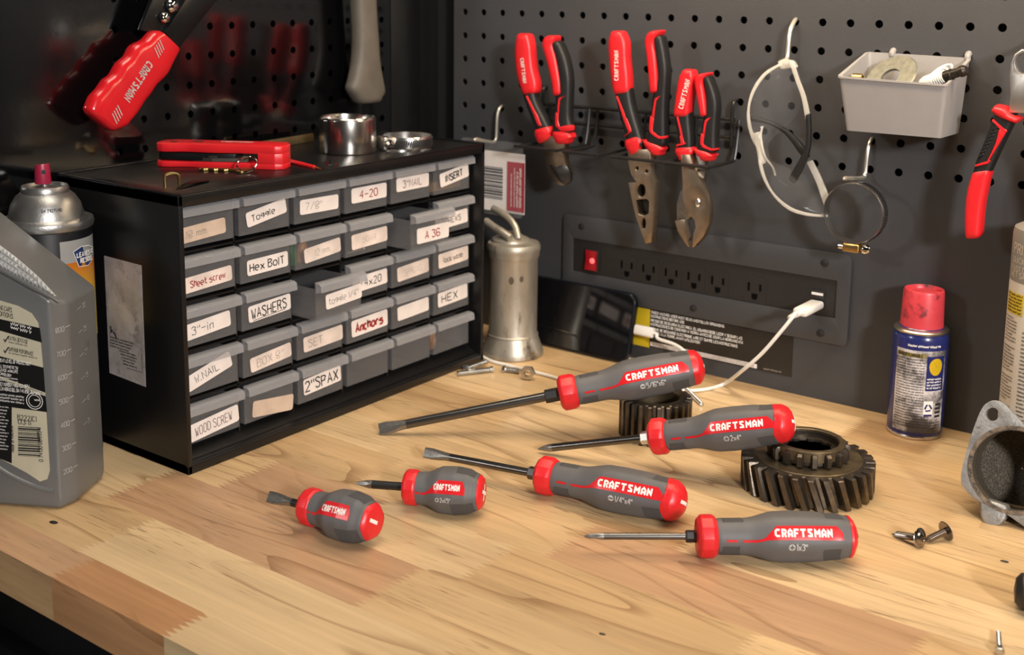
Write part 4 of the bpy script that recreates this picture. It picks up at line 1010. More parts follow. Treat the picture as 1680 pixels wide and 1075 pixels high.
# ------------------------------------------------------------------ gears
def gear_part(mb, c, z0, z1, Ro, Rr, N, twist, rb, duty=.5, tipd=.34, ch=.0008, ph=0, layers=6):
    c = V(c); out = []
    def outline(z, da, sc=0.0):
        pts = []
        for k in range(N):
            a = 2 * PI * k / N + da + ph; p = 2 * PI / N
            for f, r in ((-.5, Rr), (-duty / 2 - .06, Rr), (-duty / 2 + .03, Rr + (Ro - Rr) * .55), (-tipd / 2, Ro), (tipd / 2, Ro), (duty / 2 - .03, Rr + (Ro - Rr) * .55), (duty / 2 + .06, Rr)):
                pts.append(V((c.x + (r - sc) * math.cos(a + f * p), c.y + (r - sc) * math.sin(a + f * p), z)))
        return pts
    M = N * 7
    ring = lambda r, z: [V((c.x + r * math.cos(2 * PI * (j - 3.5 + .5) / M + ph), c.y + r * math.sin(2 * PI * (j - 3.5 + .5) / M + ph), z)) for j in range(M)]
    R = [ring(rb, z0), outline(z0, twist, ch)] + [outline(z0 + ch + (z1 - z0 - 2 * ch) * i / layers, twist * (1 - i / layers)) for i in range(layers + 1)] + [outline(z1, 0, ch), ring(Rr - .003, z1), ring(rb, z1)]
    mb.loft(R, closed=True); return mb
bgc = V((.4945, -.1947, 0))
bg = thing('gear', 'big oily helical gear lying flat with a smaller toothed hub on top', 'gear', bgc)
gear_part(MB(), bgc, 0.0003, .0250, .0500, .0432, 28, .17, .021, .62, .36, .0008).build('helical_gear', GEARM, bg, ang=28)
MB().lathe([(.021, .0251), (.0405, .0251), (.0400, .0256), (.033, .0253), (.021, .0253)], bgc, 72, caps=False, closed=True).build('gear_face', GEARB, bg)
gear_part(MB(), bgc, .0253, .0365, .0308, .0262, 17, 0, .0222, .50, .30, .0018, .1, 2).build('hub_gear', GEARM, bg, ang=28)
MB().lathe([(.0226, .030), (.0226, .0378), (.0232, .0384), (.0268, .0384), (.0274, .0376), (.0274, .030)], bgc, 64).build('hub_ring', GEARB, bg)
mb = MB().lathe([(.0226, .0270), (.0226, .0320), (.0190, .0322), (.0186, .0300), (.0186, .002), (.0215, .002)], bgc, 64)
for k in range(10):
    a = 2 * PI * k / 10; mb.box(bgc + V((.0182 * math.cos(a), .0182 * math.sin(a), .017)), (.0013, .0022, .0150), (V((math.cos(a), math.sin(a), 0)), V((-math.sin(a), math.cos(a), 0)), V((0, 0, 1))))
mb.build('splined_bore', GEARM, bg, ang=28)
sgc = V((.3487, -.1737, 0))
sgr = thing('gear', 'small upright pinion gear under the large slotted screwdriver handle', 'gear', sgc)
gear_part(MB(), sgc, .0003, .0348, .0308, .0268, 25, 0, .0205, .56, .36, .0009, .05, 2).build('spur_teeth', GEARM, sgr, ang=28)
MB().lathe([(.0205, .0345), (.0245, .0350), (.0205, .0350), (.0195, .0340), (.0195, .001), (.0205, .001)], sgc, 48, caps=False, closed=True).build('bore', GEARB, sgr)

# ------------------------------------------------------------------ cast flange fitting at the right edge
fo = onT(1640, 862, 0)
fl_ = thing('pipe_flange', 'grey cast metal flange with round bore and bolt hole at the right edge', 'flange', (.655, -.165, 0))
nF = V((.10, -.93, .30)).normalized(); p0 = onT(1620, 850, .004)
fF = lambda a, b: onP(a, b, p0, nF)
outl = [(1577, 792), (1577, 775), (1582, 755), (1591, 722), (1602, 690), (1610, 672), (1618, 662), (1630, 657), (1643, 660), (1652, 668), (1668, 684), (1700, 722), (1735, 752), (1752, 775), (1757, 800), (1748, 840), (1735, 868), (1716, 882), (1700, 878), (1660, 850), (1640, 838), (1612, 826), (1595, 815), (1583, 803)]
olc = []
pts = [fF(*p) for p in outl]; m_ = len(pts)
for i in range(m_):
    p0_, p1_, p2_, p3_ = pts[i - 1], pts[i], pts[(i + 1) % m_], pts[(i + 2) % m_]
    for j in range(3):
        t = j / 3; olc.append(.5 * ((2 * p1_) + (p2_ - p0_) * t + (2 * p0_ - 5 * p1_ + 4 * p2_ - p3_) * t * t + (3 * p1_ - p0_ - 3 * p2_ + p3_) * t ** 3))
bc = fF(1664, 772); fx = V((1, 0, 0)); fx = (fx - nF * fx.dot(nF)).normalized(); fy = nF.cross(fx)
if fy.z < 0: fy = -fy
RB = (fF(1595, 778) - bc).length
hole = [fF(1628 + 11 * math.cos(2 * PI * i / 18), 680 + 11 * math.sin(2 * PI * i / 18)) for i in range(18)]
MB().prism(olc, -nF * .009, [circ(bc, RB, 40, fx, fy), hole]).build('flange_plate', CAST, fl_, bevel=.0011, ang=40)
mb = MB().lathe([(RB, -.0002), (RB + .004, -.004), (RB + .005, -.045), (RB, -.045), (RB - .0004, -.0002)], bc, 48, (fx, fy, nF), caps=False, closed=True)
mb.build('pipe_bore', mat('gritty_carbon_bore', (.085, .068, .048), .6, .1, var=.7, vscale=900, dirt=(.28, .21, .13), dscale=700, damt=.42, bump=.8, bscale=900), fl_)
MB().lathe([(RB, .0001), (RB + .0028, .0003), (RB + .0030, -.0005)], bc, 48, (fx, fy, nF), caps=False).build('burnt_rim', mat('burnt_rim_deposit', (.16, .12, .085), .7, .3, var=.5, vscale=200, dirt=(.04, .035, .03), dscale=150, damt=.5), fl_)
MB().lathe([(RB + .001, -.044), (.0005, -.045)], bc, 48, (fx, fy, nF), caps=False).build('pipe_end', MATS['gritty_carbon_bore'], fl_)
ft = [fF(*p) for p in ((1606, 815), (1608, 845), (1613, 860), (1624, 866), (1640, 864), (1650, 852), (1653, 838), (1652, 830))]
MB().prism(ft, -nF * .018).build('foot_lug', CAST, fl_, bevel=.0022, seg=3)

# ------------------------------------------------------------------ cans
def arrow_tri(c0, R):
    out = []
    for k in range(3):
        a = PI / 2 + k * 2 * PI / 3; p = lambda an, r: (c0[0] + r * math.cos(an), c0[1] + r * math.sin(an))
        out += ribbon([p(a + 1.9, R * .95), p(a + .75, R * .8), p(a + .25, R * 1.0)], R * .42)
    return out
sc = V((.5195, -.0245, 0)); ph0 = math.atan2(CAM.y - sc.y, CAM.x - sc.x)
sp = thing('spray_can', 'small blue spray can with dirty red cap and smudged white label', 'spray can', sc)
R1 = .0229
BLUE = mat('blue_can_enamel', (.016, .022, .125), .25, coat=.3)
MB().lathe([(.0205, .0004), (.0222, .0006), (.0228, .0025), (R1, .0045), (R1, .086), (.0222, .0895), (.0196, .0935), (.017, .096), (.0004, .0965)], sc, 64).build('can_body', BLUE, sp)
MB().lathe([(.0206, .0002), (.0226, .0004), (.0232, .0022), (.0226, .0040), (.0206, .0040)], sc, 48).build('base_rim', STEEL, sp)
MB().lathe([(.0190, .0900), (.0222, .0915), (.0226, .0930), (.0215, .0942), (.0170, .0950), (.0165, .0930)], sc, 48, caps=False, closed=True).build('shoulder_rim', mat('dull_tin', (.42, .40, .36), .35, 1, var=.15), sp)
MB().lathe([(.0172, .0950), (.0176, .0955), (.0166, .1250), (.0160, .1268), (.0150, .1272), (.0143, .1262), (.0138, .1240), (.0004, .1238)], sc, 48).build('cap', mat('grubby_red_cap', (.55, .045, .06), .4, var=.12, vscale=80, dirt=(.05, .012, .016), dscale=45, damt=.44), sp)
LBL = mat('smudged_white_label', (.62, .58, .57), .4, var=.1, vscale=50, dirt=(.07, .064, .064), dscale=30, damt=.56)
def wrap_patch(c, R, u0, u1, v0, v1, ph, n=24, m=1):
    mbp = MB(); f = cyl((c.x, c.y), R, ph, 0); vs = [f(u0 + (u1 - u0) * i / n, v0 + (v1 - v0) * j / m) for i in range(n + 1) for j in range(m + 1)]
    return mbp.add(vs, [(i * (m + 1) + j, (i + 1) * (m + 1) + j, (i + 1) * (m + 1) + j + 1, i * (m + 1) + j + 1) for i in range(n) for j in range(m)])
wrap_patch(sc, R1 + .0001, -.0205, .0255, .0065, .0785, ph0).build('label', LBL, sp, recalc=False, ang=80)
wrap_patch(sc, R1 + .0002, .0065, .0235, .0440, .0740, ph0).build('label_panel', BLUE, sp, recalc=False, ang=80)
wrap_patch(sc, R1 + .0002, -.0195, .0055, .0725, .0760, ph0).build('caution_strip', mat('grubby_yellow', (.22, .17, .03), .5, var=.3), sp, recalc=False, ang=80)
fc = cyl((sc.x, sc.y), R1 + .0003, ph0, 0)
mb = MB(); dsc = [V((.0148 + .0062 * math.cos(2 * PI * i / 20), .0655 + (.0068 if math.sin(2 * PI * i / 20) > 0 else .0082) * math.sin(2 * PI * i / 20))) for i in range(20)]
rg_ = [[fc(.0148 + (p.x - .0148) * k, .0655 + (p.y - .0655) * k) for p in dsc] for k in (.05, .35, .7, 1)]; mb.loft(rg_, caps=False); mb.build('shield_emblem', mat('shield_yellow', (.60, .40, .01), .4, dirt=(.12, .07, .02), dscale=90, damt=.42, var=.05), sp, recalc=False, smooth=False)
mb = MB(); put(mb, text_polys('DANGER FLAMMABLE', .0024, .2, None, .62)[0], lambda a, b: fc(a - .0185, b + .0731)); mb.build('lettering', TEXTK, sp, smooth=False, recalc=False)
mb = MB(); put(mb, print_line(.028, .0020, 11, .24), lambda a, b: fc(a - .010, b + .0815))
for k in range(4): put(mb, print_line(.0135, .0016, 20 + k, .24), lambda a, b: fc(a + .0075, b + .0535 - k * .0026))
mb.build('pale_print', WHITE, sp, smooth=False, recalc=False)
mb = MB()
for k in range(26):
    wd = .024 if k < 11 else (.0245 if k < 21 else .030); z = .0700 - k * .00236
    put(mb, print_line(wd, .0013, 30 + k, .2), lambda a, b: fc(a - .0192, b + z))
for k in range(3): put(mb, print_line(.011, .0013, 130 + k, .2), lambda a, b: fc(a + .0125, b + .0150 - k * .0024))
for k in range(4): mb.add([fc(u_, v_) for u_, v_ in ((.0165, .020 + k * .0035), (.0225, .020 + k * .0035), (.0225, .0222 + k * .0035), (.0165, .0222 + k * .0035))], [range(4)])
mb.build('dark_print', TEXTK, sp, smooth=False, recalc=False)
mb = wrap_patch(sc, R1 + .0003, .0062, .0142, .0215, .0350, ph0, 8)
mb.build('recycling_box', WHITE, sp, smooth=False, recalc=False)
fc2 = cyl((sc.x, sc.y), R1 + .0006, ph0, 0)
mb = MB(); put(mb, arrow_tri((.0102, .0290), .0032), fc2); put(mb, ribbon([(.0066, .0225), (.0138, .0225)], .0018), fc2); mb.build('recycling_mark', BLUE, sp, smooth=False, recalc=False)

pc = V((.6290, -.058, 0)); Rp = .0330; php = math.atan2(CAM.y - pc.y, CAM.x - pc.x)
pm = thing('spray_can', 'tall grey and cream primer spray can at the right edge behind the flange', 'spray can', pc)
CREAM = mat('cream_can_print', (.60, .55, .47), .4, var=.06, vscale=50, dirt=(.35, .29, .22), dscale=60, damt=.36)
MB().lathe([(.030, .0003), (.0325, .001), (Rp, .004), (Rp, .1600)], pc, 64).build('can_body', CREAM, pm)
MB().lathe([(Rp + .0001, .158), (Rp + .0001, .194), (.0322, .1985), (.0285, .2005), (.0004, .201)], pc, 64).build('grey_band', mat('grey_primer_print', (.20, .185, .165), .5, var=.1, vscale=60, dirt=(.36, .27, .17), dscale=90, damt=.33), pm)
fp = cyl((pc.x, pc.y), Rp + .0003, php, 0)
U0 = -.0475
wrap_patch(pc, Rp + .0002, -.0440, -.0230, .133, .1495, php).build('yellow_panel', YEL, pm, recalc=False, ang=80)
lettering(pm, [('PRIMER', -.0395, .1800, .0075, .13, .8), ('QUICK-DRY', -.0395, .1730, .0042, .12, .9), ('FAST DRY', -.0405, .1665, .0040, .15, .85), ('WET SAND', -.0405, .1618, .0040, .15, .85)], fp, mat('tan_ink', (.52, .45, .36), .5))
mb = MB()
for k in range(6): put(mb, print_line(.019, .0017, 40 + k, .22), lambda a, b: fp(a - .0432, b + .1470 - k * .0026))
for k in range(36):
    if k % 9 == 8: continue
    put(mb, print_line(.0165 if k % 5 else .012, .0014, 50 + k, .2), lambda a, b: fp(a - .0440, b + .1290 - k * .0026))
for k in range(34): put(mb, print_line(.02, .0016, 150 + k, .2), lambda a, b: fp(a - .0215, b + .1200 - k * .0031))
mb.build('fine_print', TEXTK, pm, smooth=False, recalc=False)

gc = V((.1176, -.0660, 0))
gp = thing('grease_pump', 'old dented metal pump oiler standing beside the drawer cabinet', 'oil pump', gc)
OLDT = mat('tarnished_tin', (.42, .39, .33), .45, .7, var=.25, vscale=60, dirt=(.11, .085, .055), dscale=45, damt=.42, bump=.3, bscale=60, stretch=(1, 1, .35))
MB().lathe([(.0308, .0003), (.0318, .0010), (.0318, .0050), (.0308, .0075), (.0285, .0135), (.0262, .0200), (.0250, .0245), (.0250, .1010), (.0262, .1040), (.0268, .1062), (.0268, .1090), (.0276, .1110), (.0276, .1150), (.0262, .1180), (.0200, .1195), (.0004, .1200)], gc, 64).build('pump_body', OLDT, gp)
MB().lathe([(.0255, .0205), (.0266, .0220), (.0255, .0236)], gc, 48, caps=False).build('seam_bead', OLDT, gp)
mb = MB().lathe([(.020, .1190), (.0195, .1215), (.013, .1245), (.009, .1275), (.0004, .1280)], gc + V((-.004, 0, 0)), 32); mb.build('lid', OLDT, gp)
MB().tube(catmull([gc + V((.006, -.014, .1255)), gc + V((-.004, -.014, .1300)), gc + V((-.016, -.012, .1330)), gc + V((-.030, -.008, .1370))], 4), .0042, 12).build('pump_lever', OLDT, gp)
MB().tube(catmull([gc + V((.010, -.006, .1240)), gc + V((.004, -.004, .1360)), gc + V((-.010, .000, .1440)), gc + V((-.030, .004, .1490))], 4), .0036, 10).build('return_spring_arm', OLDT, gp)
dph = math.atan2(CAM.y - gc.y, CAM.x - gc.x)
mb = MB()
for a, z in ((-.0020, .0835), (.0085, .0850)):
    f_ = cyl((gc.x, gc.y), .0251, dph, z); r = .0027 if a < .005 else .0022
    mb.add([f_(a + r * math.cos(2 * PI * i / 14), r * 1.5 * math.sin(2 * PI * i / 14)) for i in range(14 if z > .08 else 6)], [range(14 if z > .08 else 6)])
mb.build('dents', mat('dark_dent_spot', (.07, .055, .04), .7, var=.3), gp, smooth=False, recalc=False)  # dents drawn as flat dark spots, without relief

# ------------------------------------------------------------------ aerosol can on the left
ac = V((-.0062, -.5185, 0)); Ra = .0338; pha = math.atan2(CAM.y - ac.y, CAM.x - ac.x)
an = thing('aerosol_can', 'black aerosol can with orange label and red nozzle behind the oil jug', 'spray can', ac)
zr = .1960
MB().lathe([(.031, .0003), (.033, .001), (Ra, .004), (Ra, zr - .006), (.0330, zr - .004)], ac, 64).build('can_body', mat('black_can_enamel', (.006, .0065, .008), .45, spec=.3), an)
TIN = mat('tinplate_dome', (.34, .335, .325), .38, .9, var=.08, vscale=90, bump=.12, bscale=700)
MB().lathe([(.0325, zr - .007), (.0352, zr - .005), (.0360, zr - .0015), (.0352, zr + .001), (.0325, zr + .0002), (.0318, zr - .0005), (.0308, zr + .0015), (.0290, zr + .0030), (.0282, zr + .0060), (.0262, zr + .0130), (.0225, zr + .0190), (.0190, zr + .0218), (.0182, zr + .0218), (.0182, zr + .0255), (.0172, zr + .0272), (.0160, zr + .0270), (.0152, zr + .0248), (.0100, zr + .0245), (.0070, zr + .0262), (.0030, zr + .0265), (.0028, zr + .031), (.0004, zr + .031)], ac, 64).build('dome', TIN, an)
zt_ = zr + .0285
nz = MB().lathe([(.0062, zt_), (.0064, zt_ + .001), (.0058, zt_ + .0135), (.0054, zt_ + .0150), (.0004, zt_ + .0152)], ac + V((-.002, 0, 0)), 24)
for v in nz.v:
    if v.z > zt_ + .013: v.z += (v.x - ac.x + .002) * .18
nz.build('nozzle', mat('dark_red_nozzle', (.30, .012, .045), .4), an)
MB().lathe([(.0017, 0), (.0017, .0006), (.0004, .0007)], ac + V((-.002, 0, 0)) + V((.0060 * math.cos(pha + .15), .0060 * math.sin(pha + .15), zt_ + .0098)), 12, (V((-math.sin(pha), math.cos(pha), 0)), V((0, 0, 1)), V((math.cos(pha), math.sin(pha), 0)))).build('spray_hole', BLACKM, an)
fa = cyl((ac.x, ac.y), Ra + .0003, pha, 0)
wrap_patch(ac, Ra + .0002, .0085, .050, zr - .0300, zr - .0125, pha).build('label_header', mat('label_grey', (.30, .30, .29), .4), an, recalc=False, ang=80)
m_or = bpy.data.materials.new('orange_yellow_label'); m_or.use_nodes = True
nt = m_or.node_tree; b_ = nt.nodes['Principled BSDF']; tc = nt.nodes.new('ShaderNodeTexCoord'); sx_ = nt.nodes.new('ShaderNodeSeparateXYZ'); rp = nt.nodes.new('ShaderNodeValToRGB'); mr = nt.nodes.new('ShaderNodeMapRange')
mr.inputs[1].default_value = zr - .09; mr.inputs[2].default_value = zr - .03
rp.color_ramp.elements[0].color = (.62, .44, .03, 1); rp.color_ramp.elements[1].color = (.50, .13, .012, 1); rp.color_ramp.elements[0].position = .35
nt.links.new(tc.outputs['Object'], sx_.inputs[0]); nt.links.new(sx_.outputs[2], mr.inputs[0]); nt.links.new(mr.outputs[0], rp.inputs[0]); nt.links.new(rp.outputs[0], b_.inputs['Base Color']); b_.inputs['Roughness'].default_value = .35
wrap_patch(ac, Ra + .0002, .0085, .050, zr - .095, zr - .0300, pha).build('label_orange', m_or, an, recalc=False, ang=80)
NAVY = mat('navy_print', (.015, .035, .12), .35)
mb = MB(); mb.add([fa(*p) for p in ((.0190, zr - .0215), (.0270, zr - .0185), (.0365, zr - .0195), (.0440, zr - .0225), (.0420, zr - .0320), (.0340, zr - .0350), (.0235, zr - .0340))], [range(7)]); mb.v = [p + (p - V((ac.x, ac.y, p.z))) * .006 for p in mb.v]; mb.build('badge', NAVY, an, recalc=False, smooth=False)
fa2 = cyl((ac.x, ac.y), Ra + .0009, pha, 0)
lettering(an, [('LEAVES NO', .0222, zr - .0265, .0034, .24, .80), ('RESIDUE', .0255, zr - .0315, .0034, .24, .80)], fa2, WHITE)
mb = MB(); put(mb, ribbon([(.0190, zr - .0215), (.0270, zr - .0185), (.0365, zr - .0195), (.0440, zr - .0225), (.0420, zr - .0320), (.0340, zr - .0350), (.0235, zr - .0340), (.0190, zr - .0215)], .0005), fa2); mb.build('badge_outline', WHITE, an, recalc=False, smooth=False)
wrap_patch(ac, Ra + .0003, -.026, -.0105, zr - .0255, zr - .0165, pha).build('blue_tab', NAVY, an, recalc=False, ang=80)
lettering(an, [('TOCA', -.0195, zr - .0228, .0036, .2, .75)], fa2, WHITE)
fd = lambda a, b: V((ac.x + (.0272 - b * .35) * math.cos(pha + a / .0268), ac.y + (.0272 - b * .35) * math.sin(pha + a / .0268), zr + .0102 + b))
lettering(an, [('04 21071 NO', -.0035, .0, .0022, .2, .85)], lambda a, b: fd(a, b) + V((math.cos(pha), math.sin(pha), .3)) * .0004, TEXTK, name='date_print')
# ------------------------------------------------------------------ oil jug at the left edge
P1, P2, P3 = V((.0870, -.5790, 0)), V((.0858, -.5640, 0)), V((.0625, -.5235, 0))
ju, jv, jz = V((-.872, -.490, 0)).normalized(), V((-.490, .872, 0)).normalized(), V((0, 0, 1))
jug = thing('oil_jug', 'grey plastic motor oil jug with black label, standing at the left edge of the bench', 'jug', (.045, -.57, 0))
P0 = P1 + ju * .112
P4 = P3 + ju * .098; P5 = P0 + jv * .045
JUGM = mat('grey_pearl_plastic', (.150, .152, .150), .33, .15, var=.06, vscale=25, dirt=(.13, .105, .085), dscale=28, damt=.37, bump=.05, bscale=400)
def jug_solid(a, b, cut, name, bev, poly, holes=None):
    pass
me = bpy.data.meshes.new('jug_body'); bm = bmesh.new()
foot = [P1, P2, P3, P4, P5, P0]
cen = sum(foot, V((0, 0, 0))) / 6
lo = [bm.verts.new(cen + (p - cen) * .965 + V((0, 0, .0003))) for p in foot]; l2 = [bm.verts.new(p + V((0, 0, .006))) for p in foot]; hi = [bm.verts.new(p + V((0, 0, .27))) for p in foot]
bm.faces.new(lo)
for A_, B_ in ((lo, l2), (l2, hi)):
    for i in range(6): bm.faces.new((A_[i], A_[(i + 1) % 6], B_[(i + 1) % 6], B_[i]))
bm.faces.new(hi)
sl = (ju * .80 + jz * .60); pn = jv.cross(sl).normalized()
if pn.z < 0: pn = -pn
bmesh.ops.recalc_face_normals(bm, faces=bm.faces)
r_ = bmesh.ops.bisect_plane(bm, geom=bm.verts[:] + bm.edges[:] + bm.faces[:], plane_co=P1 + jz * .1585, plane_no=pn, clear_outer=True)
bmesh.ops.holes_fill(bm, edges=[e for e in bm.edges if e.is_boundary])
r_ = bmesh.ops.bisect_plane(bm, geom=bm.verts[:] + bm.edges[:] + bm.faces[:], plane_co=jz * .222, plane_no=jz, clear_outer=True)
bmesh.ops.holes_fill(bm, edges=[e for e in bm.edges if e.is_boundary])
bmesh.ops.recalc_face_normals(bm, faces=bm.faces)
bmesh.ops.bevel(bm, geom=bm.edges[:], offset=.0062, segments=5, profile=.5, affect='EDGES', clamp_overlap=True)
for v in bm.verts: v.co -= ORG[jug.name]
bm.to_mesh(me); bm.free(); me.materials.append(JUGM)
me.polygons.foreach_set('use_smooth', [True] * len(me.polygons)); me.set_sharp_from_angle(angle=math.radians(40))
jb = bpy.data.objects.new('jug_body', me); COL.objects.link(jb); jb.parent = jug; ORG[jb.name] = ORG[jug.name]
MB().lathe([(.019, .2215), (.019, .232), (.0215, .2325), (.0215, .252), (.0205, .254), (.0004, .254)], P1 + ju * .094 + jv * .026, 40).build('screw_cap', BLACKP, jug)
jf = lambda a, b, up=0.0: onP(a, b, P1 - jv * .0004, -jv) - jv * up
lab_o = [(-60, 470), (0, 493), (30, 502), (52, 514), (63, 530), (67, 560), (74, 640), (80, 740), (82, 772), (78, 786), (66, 790), (45, 776), (0, 752), (-60, 722)]
lb = MB().prism([jf(*p) for p in lab_o], -jv * .0004).build('label', mat('cream_jug_label', (.50, .46, .34), .38, var=.05), jug, smooth=False)
JK = mat('black_jug_print', (.010, .010, .010), .35)
def jpoly(mb, pts, up): return mb.add([jf(a, b, up) for a, b in pts], [range(len(pts))])
mb = MB()
jpoly(mb, [(-60, 508), (0, 523), (66, 538), (69.5, 562), (0, 542), (-60, 524)], .0006)
jpoly(mb, [(-60, 566), (0, 584), (72, 603), (75, 644), (0, 617), (-60, 596)], .0006)
jpoly(mb, [(-60, 602), (0, 622), (75.5, 650), (78, 676), (20, 668), (20, 760), (0, 752), (-60, 722)], .0006)
mb.build('black_print', JK, lb, smooth=False, recalc=False)
# writing follows the slope of the label lines
def jline(a0, b0, a1, b1):
    A_, B_ = jf(a0, b0, .0008), jf(a1, b1, .0008); d = (B_ - A_).normalized(); up = (-jv).cross(d)
    if up.z < 0: up = -up
    return A_, d, up, (B_ - A_).length
def jtext(mb, t, a0, b0, a1, b1, h, th=.15, fit=True):
    A_, d, up, LL = jline(a0, b0, a1, b1)
    ps, wt = text_polys(t, h, th, None, .7); k = LL / wt if fit else 1
    put(mb, ps, lambda a, b: A_ + d * (a * k) + up * b)
def jprint(mb, a0, b0, a1, b1, h, seed):
    A_, d, up, LL = jline(a0, b0, a1, b1); put(mb, print_line(LL, h, seed, .16), lambda a, b: A_ + d * a + up * b)
mb = MB()
jtext(mb, 'NG CARS.', 0, 507.5, 22, 512.5, .0032); jtext(mb, 'DITIONS.', 0, 517.5, 24, 523, .0032)
for k, (y0, y1) in enumerate(((559, 565), (577, 583))):
    jtext(mb, ('EXTRA DEFENSE', 'SUPERIOR PERFORMANCE')[k][:13 + 7 * k], 15, y0 - 2, 47 + 9 * k, y1 - 1 + k * 1.5, .0027); jprint(mb, 15, y0 + 3, 46 + 16 * k, y1 + 4 + k * 2, .0014, 70 + k)
    A_, d, up, LL = jline(7, y0 + .5, 14, y1 - 4); put(mb, ribbon([(0, .0016), (.0011, 0), (.0034, .0045)], .0009), lambda a, b: A_ + d * a + up * b)
jprint(mb, 0, 622.2, 70, 646, .0013, 77)
mb.build('lettering', TEXTK, lb, smooth=False, recalc=False)
mb = MB()
for k in range(2): jprint(mb, 18, 533 + 6 * k, 52, 541 + 6 * k, .0024, 60 + k)
jtext(mb, 'RENT LEVEL OF PROTECTION?', 0, 593, 52, 599.5, .0024)
for k, (t, n) in enumerate((('LL SYNTHETIC 5W', 31), ('LEASE with LIFE', 31), ('CHNOLOGY', 20))): jtext(mb, t, 0, 602 + k * 6.2, n, 606 + k * 6.2, .0020)
for k in range(2): jprint(mb, 0, 622 - 4.6 * (1 - k) + 2, 30, 626 - 4.6 * (1 - k) + 2, .0012, 80 + k)
jtext(mb, 'NCY NUMBER 1-800-621-8654', 0, 632, 50, 637, .0025); jtext(mb, 'S 24 HORAS DEL DIA (+1) 858-262-3880', 0, 639.5, 68, 647.5, .0025)
for k in range(3): jprint(mb, 0, 648 + 5 * k, 40, 653 + 5 * k, .0016, 90 + k)
for k in range(14): jprint(mb, 0, 668 + 5.3 * k, 15 - (k % 4) * 2, 669.5 + 5.3 * k, .0012, 100 + k)
A_ = jf(57.5, 657.5, .0008); d_ = -ju
put(mb, ribbon([(.0062 * math.cos(i * PI / 10), .0062 * math.sin(i * PI / 10)) for i in range(21)], .0005) + ribbon([(.0045 * math.cos(i * PI / 10), .0045 * math.sin(i * PI / 10)) for i in range(21)], .0004) + print_line(.004, .0014, 5), lambda a, b: A_ + d_ * a + jz * b)
mb.build('pale_lettering', WHITE, lb, smooth=False, recalc=False)
# barcode block
mb = MB()
b0, b1 = (30, 701), (66, 702); y = 701.0; rnd = random.Random(8)
while y < 750:
    h = rnd.choice((.7, 1.2, 1.9, 2.6)); jpoly(mb, [(30.5, y - 2), (67, y), (67.3, y + h), (30.7, y + h - 2)], .0008); y += h + rnd.choice((.8, 1.2, 1.8))
mb2 = mb
A_, d, up, LL = jline(71.5, 757, 68.5, 700)
ps, wt = text_polys('0 74130 00955 4', .0030, .16, None, .8); put(mb2, ps, lambda a, b: A_ + jz * (a * (LL / wt)) + ju * b)
A_ = jf(24.5, 741, .0008); ps, wt = text_polys('PROOF OF PURCHASE', .0017, .2, None, .7); put(mb2, ps, lambda a, b: A_ + jz * (a * (.0205 / wt)) + ju * b)
jtext(mb2, 'B2221C1', 30, 688, 62, 691.5, .0036, .13); jtext(mb2, '03:11', 31, 695, 53, 697.5, .0034, .13)
mb2.build('barcode', TEXTK, lb, smooth=False, recalc=False)
# moulded grip studs on the slanted shoulder and the ridge below them
gr0 = [(-40, 372), (0, 402), (30, 425), (62, 453), (93, 486)]; gr1 = [(-40, 418), (0, 437), (30, 453), (62, 470), (93, 486)]
G0 = catmull([jf(a, b, .0002) for a, b in gr0], 5); G1 = catmull([jf(a, b, .0002) for a, b in gr1], 5)
JUGL = mat('pale_pearl_plastic', (.40, .40, .39), .36, .1, var=.1, vscale=40, dirt=(.12, .10, .09), dscale=60, damt=.36)
mb = MB(); NN = len(G0)
for i in range(NN - 1):
    wd = (G0[i] - G1[i]).length; nrow = max(1, round(wd / .0052))
    for j in range(nrow):
        a, b, c, d = G1[i].lerp(G0[i], j / nrow), G1[i + 1].lerp(G0[i + 1], j / nrow), G1[i + 1].lerp(G0[i + 1], (j + 1) / nrow), G1[i].lerp(G0[i], (j + 1) / nrow)
        t = (a + b + c + d) / 4 - jv * .0022
        mb.add([a, b, c, d, t], [(0, 1, 4), (1, 2, 4), (2, 3, 4), (3, 0, 4)])
mb.build('grip_studs', JUGL, jb, smooth=False)
m3 = MB(); rd = catmull([jf(a, b, -.0008) for a, b in ((-60, 412), (0, 441), (40, 463), (70, 480), (97, 497))], 4)
m3.tube(rd, [.0030] * (len(rd) - 6) + [.0027, .0024, .0020, .0015, .0010, .0005], 12); m3.build('moulded_ridge', JUGM, jb)
rd = catmull([jf(a, b, -.0012) for a, b in ((-60, 722), (0, 770), (40, 792), (70, 803), (88, 806))], 4)
MB().tube(rd, .0022, 10).build('moulded_ridge', JUGM, jb)
# raised volume marks down the chamfer and the side
mb = MB(); cn = (P2 - P1).normalized(); cno = V((cn.y, -cn.x, 0)); sn = (P3 - P2).normalized(); sno = V((sn.y, -sn.x, 0))
if cno.x < 0: cno = -cno
if sno.x < 0: sno = -sno
for k in range(7):
    z = .1335 - k * .0178
    f_ = lambda a, b: P1 + cno * .0004 + cn * (.0035 + a) + jz * (z + b)
    put(mb, text_polys('%d00' % (8 - k), .0036, .13, None, .8)[0], f_); put(mb, ribbon([(.0085, .0025), (.0125, .0032)], .0005), f_)
    if k < 6:
        g_ = lambda a, b: P2 + sno * .0004 + sn * (.014 + a) + jz * (z + .010 + b)
        put(mb, text_polys('%d' % (30 - 5 * k), .0036, .13, None, .8)[0], lambda a, b: g_(a + .008, b)); put(mb, ribbon([(0, .001), (.0065, .002)], .0005), g_)
mb.build('volume_marks', JUGL, jb, smooth=False, recalc=False)

